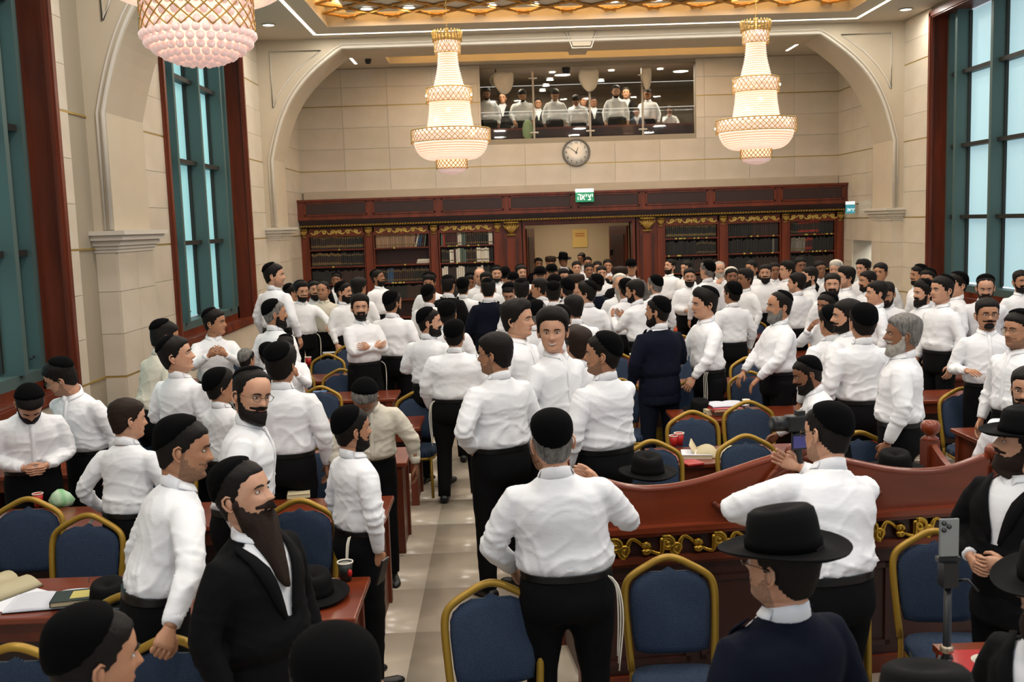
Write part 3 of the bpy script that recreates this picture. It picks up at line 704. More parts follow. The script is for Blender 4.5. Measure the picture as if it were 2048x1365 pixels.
# ---------------------------------------------------------------- the hall
# floor: tiles as far as they can be told apart, plain stone below and beyond
structure(box('floor', M_fjoint, XL-.5, XR+.5, -1.5, 28.5, -.1, -.004)); FL = bpy.data.objects['floor']
tile = bevel(MB().box(-.399, .399, -.399, .399, -.006, 0).build('tile', M_floor, FL), .0015, 1).data
bpy.data.objects.remove(bpy.data.objects['tile'])
def tile_obj(x, y):
    o = link('tile', tile, FL, (x, y, 0))
for iy in range(14):
    for ix in range(16): tile_obj(XL+.4+ix*.8, 3.2+.4+iy*.8)
mb = MB(); mb.box(XL-.5, XR+.5, 14.4, 28.5, -.01, 0); mb.box(XL-.5, XR+.5, -1.5, 3.2, -.01, 0); structure(mb.build('floor_far', M_floor, None, False))
# windows: (y near, y far) of the openings, z from 1.0 to 6.3
WZ0, WZ1 = 1.0, 6.25
WINL = [(6.3, 10.9), (14.42, 19.05)]; WINR = [(14.5, 19.16)]
def side_wall(name, x, out, wins, y0, y1):
    mb = MB(); a, b = sorted((x, x+out*.6)); y = y0
    for w0, w1 in wins:
        mb.box(a, b, y, w0, 0, ZC); mb.box(a, b, w0, w1, 0, WZ0); mb.box(a, b, w0, w1, WZ1, ZC); y = w1
    mb.box(a, b, y, y1, 0, ZC); return structure(mb.build(name, M_joint, None, False))
WL = side_wall('wall_left', XL, -1, WINL, 1.5, YB)
WR = MB(); WR.box(XR, XR+.6, 13.0, 14.5, 0, ZC); WR.box(XR, XR+.6, 14.5, 19.16, 0, WZ0); WR.box(XR, XR+.6, 14.5, 19.16, WZ1, ZC); WR.box(XR, XR+.6, 19.16, 22.1, 0, ZC); WR.box(XR, XR+.6, 22.1, 23.3, 2.03, ZC); WR.box(XR, XR+.6, 23.3, YB, 0, ZC)
WR = structure(WR.build('wall_right', M_joint, None, False))
# back wall with the opening of the upper gallery and the doorway
GX0, GX1, GZ0, GZ1 = -.32, 4.75, 4.62, 6.28
DX0, DX1, DZ = .63, 3.15, 2.6
mb = MB()
for x0, x1, z0, z1 in ((XL-.6, XR+.6, GZ1, ZC), (XL-.6, GX0, 2.7, GZ1), (GX1, XR+.6, 2.7, GZ1), (GX0, GX1, 2.7, GZ0), (XL-.6, DX0, 0, 2.7), (DX1, XR+.6, 0, 2.7), (DX0, DX1, DZ+.07, 2.7)): mb.box(x0, x1, YB, YB+.25, z0, z1)
WB = structure(mb.build('wall_back', M_joint, None, False))
structure(box('trim_1', M_plaster, XL+.06, XR-.03, YB-.05, YB, 3.33, 3.53)) 
# marble slabs: each its own piece
_slab = {}
def slab(parent, ax, pos, a0, a1, z0, z1, sgn):
    """ax 0: wall in the plane x=pos running in y; ax 1: wall in y=pos running in x"""
    w = round(a1-a0, 3); h = round(z1-z0, 3)
    if w < .03 or h < .03: return
    k = (ax, w, h)
    if k not in _slab:
        g = .0025; t = .012; hw, hh = w/2-g, h/2-g
        b = MB()
        if ax == 0: b.box(-t, t, -hw, hw, -hh, hh)
        else: b.box(-hw, hw, -t, t, -hh, hh)
        _slab[k] = mesh_from(b, 'marble_slab', M_marble, False)
    c = (a0+a1)/2; z = (z0+z1)/2
    link('marble_slab', _slab[k], parent, (pos+sgn*.004, c, z) if ax == 0 else (c, pos+sgn*.004, z))
LINES = [1.02, 2.51, 4.0, 5.49]
ZR = [0.02, .52, 1.01, 1.03, 1.52, 2.01, 2.50, 2.52, 3.01, 3.5, 3.99, 4.01, 4.5, 4.99, 5.48, 5.50, 5.92, 6.34]
def clad(parent, ax, pos, a0, a1, sgn, z0=0, z1=ZC, step=1.1, holes=(), rows=None):
    for r0, r1 in zip(ZR[:-1], ZR[1:]):
        if r1-r0 < .03 or r1 <= z0+.03 or r0 >= z1-.03: continue
        q0, q1 = max(r0, z0), min(r1, z1); n = max(1, round((a1-a0)/step)); st = (a1-a0)/n
        for k in range(n):
            segs = [(a0+k*st, a0+(k+1)*st)]
            for h0, h1, hz0, hz1 in holes:
                if q1 <= hz0+.02 or q0 >= hz1-.02: continue
                segs = [s for a, b in segs for s in ((a, min(b, h0)), (max(a, h1), b)) if s[1]-s[0] > .03]
            for a, b in segs: slab(parent, ax, pos, a, b, q0, q1, sgn)
def inlay(parent, ax, pos, a0, a1, sgn, zs=LINES):
    for z in zs:
        b = MB(); t = .013
        if ax == 0: b.box(pos-t, pos+t, a0, a1, z-.011, z+.011)
        else: b.box(a0, a1, pos-t, pos+t, z-.011, z+.011)
        b.build('brass_inlay', M_goldline, parent, False)
clad(WL, 0, XL, 10.9, 11.25, 1); clad(WL, 0, XL, 13.0, 14.42, 1, step=1.5); clad(WL, 0, XL, 19.05, YA, 1, step=1.4); clad(WL, 0, XL, YA+1, YB, 1, step=1.15)
for w0, w1 in WINL: clad(WL, 0, XL, w0, w1, 1, z1=WZ0)
inlay(WL, 0, XL, 10.9, 14.42, 1); inlay(WL, 0, XL, 19.05, YB, 1)
clad(WR, 0, XR, 19.16, YA, -1, step=1.3); clad(WR, 0, XR, YA+1, YB, -1, step=1.15, holes=((22.1, 23.3, 0, 2.03),)); clad(WR, 0, XR, 14.5, 19.16, -1, z1=WZ0)
inlay(WR, 0, XR, 19.16, 22.1, -1); inlay(WR, 0, XR, 22.1, YB, -1, LINES[1:])
clad(WB, 1, YB, XL, XR, -1, z0=3.5, step=1.06, holes=((GX0, GX1, GZ0, GZ1),))
inlay(WB, 1, YB, XL, XR, -1, (4.0,)); inlay(WB, 1, YB, XL, GX0, -1, (5.49,)); inlay(WB, 1, YB, GX1, XR, -1, (5.49,))
# arches: one across the hall, one before the alcove
def arch_curve(n=18):
    P = []
    for u in np.linspace(0, 1, n):
        w = 6.15*(1-u)+4.70*u; z = 4.04*(1-u)+6.13*u; bl = .30*math.sin(PI*u)
        P.append((w+bl*.82, z+bl*.57-.0))
    return P
AC = arch_curve()
def arch(name, y0, y1, fine=True):
    prof = [(-6.15, 0)]+[(-w, z) for w, z in AC]+[(w, z) for w, z in AC[::-1]]+[(6.15, 0)]
    hw = (XR-XL)/2; mb = MB(); inner = np.array([(XM+x, z) for x, z in prof]); outer = []
    for x, z in prof:
        if z == 0: outer.append((XM+math.copysign(hw, x), 0))
        else:
            u = (z-4.04)/(6.13-4.04)
            outer.append((XM+math.copysign(hw, x), 4.04+u*(ZC-4.04)) if abs(x) > 4.71 else (XM+math.copysign(hw, x), ZC))
    outer = np.array(outer); n = len(prof)
    V = np.concatenate([np.stack([q[:, 0], np.full(n, y), q[:, 1]], 1) for y in (y0, y1) for q in (inner, outer)]); F = []
    for i in range(n-1):
        F += [(i, i+1, n+i+1, n+i), (2*n+i+1, 2*n+i, 3*n+i, 3*n+i+1), (i+1, i, 2*n+i, 2*n+i+1)]
    mb.add(V, [F]); 
    a = structure(mb.build(name, M_plaster, None, False))
    for p in a.data.polygons: pass
    # raised moulding that follows the opening on both faces
    for yy, s_ in ((y0, -1), (y1, 1)):
        for off, r in ((.035, .035), (.10, .022)):
            P = []
            for x, z in prof[1:-1]:
                P.append((XM+x, yy+s_*.004, z))
            P = np.array([(P[0][0], yy+s_*.004, 2.72)]+P+[(P[-1][0], yy+s_*.004, 2.72)])
            tn = np.gradient(P, axis=0); nn = np.stack([-tn[:, 2], np.zeros(len(P)), tn[:, 0]], 1); nn /= np.linalg.norm(nn, axis=1)[:, None]+1e-9
            MB().tube(P+nn*off, r, 8, flat=.8).build('arch_moulding', M_trim, a)
    # spandrel panels and keystone
    for sd in (-1, 1):
        hx = hw-.28; P = np.array([(sd*hx, 6.12), (sd*hx, 5.05), (sd*(hx-.09), 5.25), (sd*(hx-.28), 5.52), (sd*(hx-.55), 5.80), (sd*(hx-1.0), 6.12), (sd*hx, 6.12)])
        for yy, s_ in ((y0, -1), (y1, 1)): MB().tube([(XM+x, yy+s_*.004, z) for x, z in P], .016, 6).build('spandrel_moulding', M_trim, a)
    for yy, s_ in ((y0, -1),):
        K = [(-.26, 6.34), (.26, 6.34), (.17, 6.06), (-.17, 6.06)]; MB().prism([(XM+x, z) for x, z in K], yy-.02, y1+.02).build('keystone', M_plaster, a, False)
        K = np.array([(-.30, 6.34), (-.19, 6.02), (.19, 6.02), (.30, 6.34)]); MB().tube([(XM+x, yy-.02, z) for x, z in K], .016, 6).build('keystone_moulding', M_trim, a)
    # marble face of the piers, brass line up their middle, and the capitals
    for sd, xw in ((-1, XL), (1, XR)):
        xi = XM+sd*6.15; n_ = 1 if y1-y0 < 1.15 else 1; ins = -sd
        for k in range(n_): clad(a, 0, xi, y0+(y1-y0)*k/n_, y0+(y1-y0)*(k+1)/n_, ins, z1=2.5, step=.62)
        lo, hi = sorted((xw, xi)); clad(a, 1, y0, lo, hi, -1, z1=2.5, step=1)
        inlay(a, 0, xi, y0, y1, ins, (1.02,)); inlay(a, 1, y0, lo, hi, -1, (1.02,))
        cp = MB()
        for z0, z1, e in ((2.46, 2.50, .03), (2.50, 2.54, .05), (2.54, 2.60, .08), (2.60, 2.66, .13), (2.66, 2.71, .17)):
            l2, h2 = (xw, xi-sd*e) if sd < 0 else (xi-e, xw); cp.box(min(l2, h2), max(l2, h2), y0-e, y1+e, z0, z1)
        cp.build('capital', M_trim, a, False)
    return a
arch('trim_2', YA, YA+1.05); arch('trim_3', 11.75, 12.95)
# ceiling with the sunk trays
def ceiling(name, x0, x1, y0, y1, tx0, tx1, ty0, ty1, up=.42, lattice=True):
    mb = MB(); t = .12
    mb.box(x0, x1, y0, ty0, ZC, ZC+t); mb.box(x0, x1, ty1, y1, ZC, ZC+t); mb.box(x0, tx0, ty0, ty1, ZC, ZC+t); mb.box(tx1, x1, ty0, ty1, ZC, ZC+t)
    c = structure(mb.build(name, M_ceil, None, False))
    tb = MB(); zt = ZC+up; e = .03
    tb.box(tx0-e, tx1+e, ty0-e, ty1+e, zt, zt+.05); tb.box(tx0-e-.03, tx0-e, ty0-e, ty1+e, ZC+t, zt); tb.box(tx1+e, tx1+e+.03, ty0-e, ty1+e, ZC+t, zt); tb.box(tx0-e, tx1+e, ty0-e-.03, ty0-e, ZC+t, zt); tb.box(tx0-e, tx1+e, ty1+e, ty1+e+.03, ZC+t, zt)
    tb.build('tray', M_ceil, c, False)
    return c
C1 = ceiling('ceiling', XL-.6, XR+.6, 12.9, YA+.5, -3.02, 6.63, 13.9, 19.28, .34)
box('inner_panel', M_trim, -2.6, 6.2, 14.3, 18.9, ZC+.17, ZC+.20, C1)
C2 = ceiling('ceiling_alcove', XL-.6, XR+.6, YA+.5, YB+.25, -2.35, 5.9, 22.0, 23.75)
structure(box('ceiling_front', M_ceil, XL-.6, XR+.6, 1.5, 12.9, ZC, ZC+.12))
M_led = mat('led_strip', '#fff4e2', .5, emit='#fff1dc', es=3.2); M_ledw = mat('warm_led_strip', '#ffd890', .5, emit='#ffb24a', es=9)
def cove(c, tx0, tx1, ty0, ty1, pw):     # warm LED tape lying on the hidden lip of the tray
    for (x, y, sx, sy_) in (((tx0+tx1)/2, ty1-.36, tx1-tx0-.8, .03), ((tx0+tx1)/2, ty0+.36, tx1-tx0-.8, .03), (tx0+.36, (ty0+ty1)/2, .03, ty1-ty0-.8), (tx1-.36, (ty0+ty1)/2, .03, ty1-ty0-.8)):
        L = area('cove_light', (x, y, ZC+.215), sx, pw*max(sx, sy_), (1, .60, .20), rot=(PI, 0, 0), shape='RECTANGLE', sy=sy_)
        pass
cove(C1, -3.02, 6.63, 13.9, 19.28, 17); cove(C2, -2.35, 5.9, 22.0, 23.75, 9)
def led_frame(parent, x0, x1, y0, y1):
    w = .028; z = ZC-.004
    for a in ((x0, x1, y0-w, y0+w), (x0, x1, y1-w, y1+w), (x0-w, x0+w, y0, y1), (x1-w, x1+w, y0, y1)): box('led_strip', M_led, a[0], a[1], a[2], a[3], z-.004, z+.004, parent)
led_frame(C1, -3.38, 7.03, 13.4, 19.98)
for x in (-3.1, 6.7): box('led_strip', M_led, x-.028, x+.028, 22.3, 23.6, ZC-.008, ZC, C2)
# gilt lattice hung inside the tray: every bar a piece, with stepped knots at the crossings
M_lat = mat('lattice_gilt', '#a87830', .5, .1)
def lattice(parent, x0, x1, y0, y1, z, cell):
    D = []
    k = cell/2; st = np.array([(0, 0), (.30, .30), (.30, .38), (.38, .38), (.46, .46), (.5, .5), (.54, .54), (.62, .62), (.62, .70), (.70, .70), (1, 1)])*cell/1.0
    def clipped(P):
        out = []; cur = []
        for p in P:
            if x0 <= p[0] <= x1 and y0 <= p[1] <= y1: cur.append(p)
            else:
                if len(cur) > 2: out.append(cur)
                cur = []
        if len(cur) > 2: out.append(cur)
        return out
    n = int((y1-y0)/cell)+2
    for s_ in (1, -1):
        i0 = -int((y1-y0)/cell)-2; i1 = int((x1-x0)/cell)+int((y1-y0)/cell)+3
        for i in range(i0, i1):
            P = []
            for q in range(n):
                for a, b in st[:-1]:
                    aa = a; bb = b
                    if q % 2: aa, bb = b, a
                    P.append(((x0+i*cell+s_*(q*cell+aa)), y0-cell*.3+q*cell+bb))
            for seg in clipped(P):
                seg = np.array([(a, b, z) for a, b in seg]); mb = MB(); mb.tube(seg, .026, 4, up=(0, 0, 1)); mb.build('lattice_bar', M_lat, parent, False)
lattice(C1, -3.0, 6.61, 14.2, 19.26, ZC+.14, .80)
# windows
def window(name, x, out, y0, y1, muls, paint):
    fr = MB(); d = .47; xo = x+out*d; a = lambda p, q: (min(p, q), max(p, q))
    f = thing(name, None, None); f['kind'] = 'structure'; t = .05
    for nm, (ya, yb, za, zb) in (('jamb', (y0, y0+t, WZ0, WZ1)), ('jamb', (y1-t, y1, WZ0, WZ1)), ('window_sill', (y0, y1, WZ0, WZ0+t)), ('window_head', (y0, y1, WZ1-t, WZ1))):
        l, h = a(x-out*.01, xo); box(nm, M_wood, l, h, ya, yb, za, zb, f)
    # stepped mahogany casing round the opening on the wall
    for nm, (ya, yb, za, zb) in (('casing', (y0-.02, y0+.10, WZ0-.02, WZ1+.02)), ('casing', (y1-.10, y1+.02, WZ0-.02, WZ1+.02)), ('casing', (y0, y1, WZ0-.04, WZ0+.10)), ('casing', (y0, y1, WZ1-.10, WZ1+.04))):
        mb = MB(); l, h = a(x, x-out*.05); mb.box(l, h, ya, yb, za, zb)
        cy, cz = (ya+yb)/2, (za+zb)/2; e = .022
        l, h = a(x, x-out*.075); mb.box(l, h, ya+e, yb-e, za+e, zb-e); mb.build(nm, M_wood, f, False)
    g0, g1 = y0+t, y1-t; gz0, gz1 = WZ0+t+.22, WZ1-t
    xg = x+out*.47
    l, h = a(xg-out*.20, xg+out*.04)
    box('window_frame', M_teal, l, h, g0, g0+.10, WZ0+t, gz1, f); box('window_frame', M_teal, l, h, g1-.10, g1, WZ0+t, gz1, f)
    box('window_frame', M_teal, l, h, g0, g1, gz0-.12, gz0+.0, f); box('window_frame', M_wood, l, h, g0, g1, WZ0+t, gz0-.12, f)
    for my in muls: box('mullion', M_teal, min(xg-out*.26, xg), max(xg-out*.26, xg), my, my+.085, gz0, gz1, f)
    rails = [gz0, 2.50, 3.79, 5.10, gz1]
    for zr in rails[1:-1]: l, h = a(xg-out*.15, xg+out*.02); box('transom', M_black if False else mat('dark_bronze', '#2c2b27', .5, .3), l, h, g0, g1, zr-.035, zr+.035, f)
    ys = [g0+.1]+[v for m_ in muls for v in (m_, m_+.085)]+[g1-.1]
    for ya, yb in zip(ys[::2], ys[1::2]):
        # inner casement edge beside each pane
        for z0, z1 in zip(rails[:-1], rails[1:]):
            l, h = a(xg, xg+out*.012); box('pane', paint, l, h, ya, yb, z0+.03, z1-.03, f)
            l, h = a(xg-out*.05, xg); mb = MB(); mb.box(l, h, ya, ya+.035, z0+.03, z1-.03); mb.box(l, h, yb-.035, yb, z0+.03, z1-.03); mb.build('casement', mat('dark_bronze', '', 0), f, False)
    for my in muls:  # catch handles at the bottom panes
        P = [(xg-out*.05, my+.62, gz0+.10), (xg-out*.10, my+.62, gz0+.13), (xg-out*.12, my+.55, gz0+.14), (xg-out*.12, my+.44, gz0+.12)]
        MB().tube(P, .012, 6).build('window_handle', M_black, f)
window('window_1', XL, -1, *WINL[0], (7.55, 8.9, 10.23), M_pane)
window('window_2', XL, -1, *WINL[1], (15.73, 17.06, 18.39), M_pane)
window('window_3', XR, 1, *WINR[0], (14.57+.0, 15.91, 17.25, 18.59), M_panelr)
# ceiling lamps
M_lens = mat('lamp_lens', '#ffffff', .4, emit='#fff6e8', es=9)
DL = MB(); DL.lathe([(.085, .0), (.115, -.004), (.118, -.016), (.10, -.02), (.088, -.012)], 28); dl_me = mesh_from(DL, 'lamp_ring', M_trim)
LN = MB(); LN.lathe([(.0, -.008), (.09, -.008), (.09, -.002), (.0, -.002)][::-1], 24); ln_me = mesh_from(LN, 'lens', M_lens)
def downlight(x, y, z, label, group, s=1.0, power=0):
    t = thing('ceiling_lamp', label, 'lamp', (x, y, z), 0, group); r = link('lamp_ring', dl_me, t); l = link('lens', ln_me, t); r.scale = l.scale = (s, s, s)
    if power: area('ceiling_lamp_light', (x, y, z-.04), .2*s, power, NEUT)
LT = 'round recessed lamp glowing between the gilt lattice bars of the ceiling tray'
for x in (-2.2, -1.45, 0.0, .75, 2.2, 2.95, 4.4, 5.15):
    for y in (18.55, 16.2): downlight(x, y, ZC+.165, LT, 'lamps in the gilt ceiling tray', 1.15, 22)
downlight(-4.02, 18.88, ZC, 'round recessed lamp at the left end of the far ceiling border', None, 1.1, 18); downlight(7.67, 19.23, ZC, 'round recessed lamp at the right end of the far ceiling border', None, 1.1, 18)
# ---------------------------------------------------------------- scroll ornament helper
def spiral(cx, cz, r0, r1, a0, turns, n=26, y=0):
    t = np.linspace(0, 1, n); a = a0+turns*2*PI*t; r = r0+(r1-r0)*t
    return np.stack([cx+r*np.cos(a), np.full(n, y), cz+r*np.sin(a)], 1)
def scroll_mesh(L, H, name='scroll', th=.012):
    """a running scroll L long and H high: two facing volutes joined by an arching leaf"""
    mb = MB()
    s1 = spiral(L*.40, H*.60, H*.06, H*.36, 0, 1.35, 26); s2 = spiral(L*.60, H*.34, H*.05, H*.30, PI, 1.25, 26)
    mb.tube(s1, th*(.5+1.0*np.linspace(.4, 1, 26)), 6); mb.tube(s2, th*(.5+1.0*np.linspace(.4, 1, 26)), 6)
    P = catmull([s2[-1], (L*.70, 0, H*.86), (L*.84, 0, H*.78), (L*.97, 0, H*.42)], 5); mb.tube(P, th*np.linspace(1.3, .6, len(P)), 6)
    P = catmull([s1[-1], (L*.30, 0, H*.16), (L*.16, 0, H*.18), (L*.03, 0, H*.42)], 5); mb.tube(P, th*np.linspace(1.3, .6, len(P)), 6)
    for q in range(5):
        a = -.9+q*.45; mb.tube([(L*.0, 0, H*.40), (L*(.0+.07*math.sin(a)), -.01, H*(.40+.30*math.cos(a))), (L*(.0+.11*math.sin(a)), 0, H*(.40+.40*math.cos(a)))], [th*.7, th*1.3, th*.3], 6)
        mb.tube([(L*.0, 0, H*.40), (L*(.0+.07*math.sin(a)), -.01, H*(.40-.22*math.cos(a))), (L*(.0+.10*math.sin(a)), 0, H*(.40-.34*math.cos(a)))], [th*.7, th*1.3, th*.3], 6)
    for c in (s1[0], s2[0]): mb.ball(c, th*1.25, 8, 6)
    return mb
# ---------------------------------------------------------------- bookcases along the back
YF = 23.9; M_tag = mat('yellow_label', '#b8b04c', .6)
bays = [(-4.43, -3.16, 'leftmost'), (-2.91, -1.64, 'second from the left'), (-1.38, -.12, 'left of the doorway'), (3.92, 5.15, 'right of the doorway'), (5.40, 6.62, 'second from the right'), (6.87, 7.92, 'rightmost')]
BL = ['dark bookcase bay at the far left of the back wall beside the pier', 'bookcase bay with a near-empty second shelf, second from the left', 'bookcase bay with white and green spines, just left of the doorway',
      'bookcase bay of gilt-banded black volumes just right of the doorway', 'bookcase bay of plain black volumes with yellow tags, second from the right', 'bookcase bay with red-labelled leaning volumes at the right end']
SHELF = [.10, .50, .92, 1.32, 1.74, 2.14]
cap_me = MB()
for q in range(7):
    a = -1.1+q*.37; cap_me.tube([(0, 0, -.08), (.05*math.sin(a), -.03, 0), (.085*math.sin(a), -.015, .07*abs(math.cos(a))+.015)], [.010, .018, .008], 6)
cap_me.box(-.085, .085, -.04, .03, .075, .10); cap_me.box(-.05, .05, -.03, .03, -.10, -.08); cap_me.tube([(-.09, -.02, .05), (-.06, -.03, .02), (-.08, -.02, .0)], .012, 6); cap_me.tube([(.09, -.02, .05), (.06, -.03, .02), (.08, -.02, .0)], .012, 6)
cap_me = mesh_from(cap_me, 'capital', M_goldp)
fs = MB()
for sg in (-1, 1):
    for k in range(3):
        c = sg*(.08+.19*k); P = spiral(c, .0, .008, .052, PI/2 if sg > 0 else PI/2, 1.2*sg, 20); fs.tube(P, np.linspace(.015, .026, 20), 6)
        Q = catmull([P[-1], (c+sg*.06, 0, .05 if k % 2 else -.04), (c+sg*.13, 0, .0)], 5); fs.tube(Q, np.linspace(.026, .014, len(Q)), 6)
fs.ball((0, 0, 0), (.035, .02, .05), 10, 6); fs_me = mesh_from(fs, 'scroll_ornament', mat('pale_gilt', '#b79a4e', .4, .2))
for (x0, x1, _), lb in zip(bays, BL):
    t = thing('bookcase', lb, 'bookcase', ((x0+x1)/2, YF, 0)); w = (x1-x0)/2
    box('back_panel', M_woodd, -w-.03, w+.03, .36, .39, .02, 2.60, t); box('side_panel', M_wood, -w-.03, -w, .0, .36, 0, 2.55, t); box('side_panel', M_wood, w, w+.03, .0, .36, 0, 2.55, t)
    for z in SHELF: box('shelf', M_wood, -w, w, .015, .36, z, z+.03, t)
    box('top_rail', M_wood, -w, w, -.01, .36, 2.47, 2.66, t); box('plinth', M_wood, -w, w, -.01, .3, 0, .10, t)
    o = link('scroll_ornament', fs_me, t, (0, -.02, 2.565))
    rl = random.Random(int(x0*10))
    for z in (SHELF[4], SHELF[5], SHELF[3]):
        for q in range(rl.choice((3, 5, 7)) if x0 > -2 or z == SHELF[3] else 1): u = rl.uniform(-w+.05, w-.05); box('shelf_label', M_tag, u-.02, u+.02, .008, .014, z+.004, z+.034, t)
for xp, wh in ((-4.54, 'at the far left end of the bookcases'), (-3.035, 'between the leftmost and the second bay'), (-1.51, 'between the tan volumes and the white and green spines'), (-.02, 'just left of the broad pilaster at the doorway'), (3.81, 'just right of the broad pilaster at the doorway'), (5.275, 'right of the gilt-banded black volumes'), (6.745, 'left of the red-labelled volumes'), (8.04, 'at the far right end of the bookcases')):
    t = thing('pilaster', 'flat mahogany pilaster '+wh, 'pilaster', (xp, YF, 0), 0, 'small pilasters between the bookcases')
    box('shaft', M_wood, -.085, .085, -.03, .25, 0, 2.66, t); link('capital', cap_me, t, (0, -.045, 2.56))
for xp, lb in ((.30, 'broad fluted mahogany pilaster with large gilt capital, left of the doorway'), (3.48, 'broad fluted mahogany pilaster with large gilt capital, right of the doorway')):
    t = thing('broad_pilaster', lb, 'pilaster', (xp, YF, 0)); mb = MB(); mb.box(-.24, .24, -.02, .25, 0, 2.68); mb.box(-.17, .17, -.07, -.02, 0, 2.40); mb.build('shaft', M_wood, t, False)
    for q in (-.13, .13): box('moulding', M_woodd, q-.02, q+.02, -.085, -.07, .1, 2.3, t)
    c = link('capital', cap_me, t, (0, -.09, 2.52)); c.scale = (2.0, 1.8, 1.6)
t = thing('doorway_lintel', 'plain mahogany lintel and linings around the crowded doorway', 'door frame', (0, YF, 0)); box('lintel', M_wood, .56, 3.22, -.0, .25, 2.60, 2.70, t)
box('lining', M_wood, .57, .63, .0, .65, 0, 2.6, t); box('lining', M_wood, 3.15, 3.21, .0, .65, 0, 2.6, t); box('lining', M_wood, .57, 3.21, .25, .65, 2.58, 2.66, t)
# open door leaves folded back in the passage
for x, r, lb in ((.66, 1.35, 'mahogany door leaf swung open at the left of the doorway'), (3.12, 1.9, 'mahogany door leaf swung open at the right of the doorway')):
    t = thing('door_leaf', lb, 'door', (x, YB+.3, 0), r); mb = MB(); mb.box(0, 1.0, -.025, .025, .01, 2.5); mb.build('panel', M_wood, t, False)
    for z0, z1 in ((.2, 1.1), (1.3, 2.3)): box('moulding', M_woodd, .15, .85, -.04, .04, z0, z1, t)
    MB().tube([(.92, -.06, .95), (.92, -.07, 1.0), (.92, -.06, 1.25)], .012, 6).build('handle', M_gold, t)
# cornice over everything
t = thing('cornice', 'long mahogany cornice with grille panels and gilt rope over the bookcases', 'cornice', (0, 23.62, 0))
box('frieze_board', M_wood, XL+.01, XR-.01, .0, .6, 2.92, 3.30, t); mb = MB(); mb.box(XL+.005, XR-.005, -.04, .6, 3.28, 3.33); mb.box(XL+.005, XR-.005, -.02, .6, 2.86, 2.93); mb.build('crown_moulding', M_wood, t, False)
mb = MB()
for q, (z0, z1, y) in enumerate(((2.82, 2.87, .04), (2.78, 2.82, .10), (2.74, 2.78, .16))): mb.box(XL+.01, XR-.01, y, .6, z0, z1)
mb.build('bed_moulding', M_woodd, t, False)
for k in range(8):
    x0 = -4.45+k*1.575; mb = MB(); mb.box(x0+.04, x0+1.40, -.012, 0.01, 2.99, 3.23); mb.build('grille_panel', M_grille, t, False)
    mb = MB(); [mb.box(*b) for b in ((x0, x0+1.44, -.025, 0, 2.955, 2.985), (x0, x0+1.44, -.025, 0, 3.235, 3.265), (x0, x0+.035, -.025, 0, 2.96, 3.26), (x0+1.405, x0+1.44, -.025, 0, 2.96, 3.26))]; mb.build('panel_moulding', M_wood, t, False)
rp = MB()
for x in np.arange(XL+.06, XR-.06, .062): rp.tube([(x-.028, .13, 2.70), (x, .11, 2.72), (x+.028, .13, 2.74)], [.012, .022, .012], 5)
rp.tube([(XL+.03, .15, 2.72), (XR-.03, .15, 2.72)], .02, 6)
o = rp.build('gilt_rope', M_goldp, t); o['kind'] = 'stuff'
# books: the two upper rows one by one, the third row as a mass
BK = {n: mat('book_'+n, c, .5, vary=.25) for n, c in (('black', '#161413'), ('brown', '#2a1a14'), ('maroon', '#3b1715'), ('tan', '#8a6f58'), ('white', '#cfc9ba'), ('green', '#4c5c52'), ('blue', '#27415f'), ('red', '#8e2a1e'), ('grey', '#6b675f'))}
_bk = {}; M_band = mat('dull_gilt_tooling', '#6a5733', .55, .1)
def book_me(w, h, d, m_, band):
    k = (w, h, d, m_, band)
    if k not in _bk:
        b = MB(); a = np.linspace(-PI/2, PI/2, 5); P = [(w/2*math.sin(x), -.008*math.cos(x)) for x in a]
        pts = P+[(w/2, d), (-w/2, d)]; b.loft([np.array([(x, y, z) for x, y in pts]) for z in (0, h)])
        if band:
            for z0 in (h*.14, h*.80): b.loft([np.array([(x*1.02, y-.0012, z) for x, y in P]+[(w*.5, .004, z), (-w*.5, .004, z)]) for z in (z0, z0+h*(.07 if band == 1 else .16))], m=1)
        _bk[k] = mesh_from(b, 'book', [BK[m_], M_band if band != 3 else BK['red']], False)
    return _bk[k]
R2 = random.Random(5)
def row(x0, x1, z, spec, label, group, lean=0, single=True, hmax=.33, n=25):
    """spec: list of (colour, share, band)"""
    x = x0; seq = []
    tot = sum(s for _, s, _ in spec)
    for c, s, b in spec: seq += [(c, b)]*max(1, round(n*s/tot))
    mbs = MB() if not single else None
    W0 = (x1-x0)/len(seq)
    for q, (c, b) in enumerate(seq):
        if c is None: x += W0; continue
        h = round(hmax*R2.choice((.90, .95, 1.0)), 3); w = round(W0*.95, 3); me = book_me(w, h, .2, c, b)
        an = R2.uniform(-.01, .01)+lean
        if single:
            o = link('book', me, None, (x+W0/2, YF+.06, z+.0305+abs(math.sin(an))*w/2)); o.rotation_euler = (0, an, 0); tag(o, label, 'book', group)
        else:
            V = np.empty(len(me.vertices)*3); me.vertices.foreach_get('co', V); mbs.box(x+.002, x+w, YF+.05, YF+.25, z+.031, z+.031+h, {'black': 0, 'brown': 1, 'white': 2}.get(c, 0))
        x += W0
    if not single: o = mbs.build('books', [BK['black'], BK['brown'], BK['white']], None, False); tag(o, label, 'books', None, 'stuff')
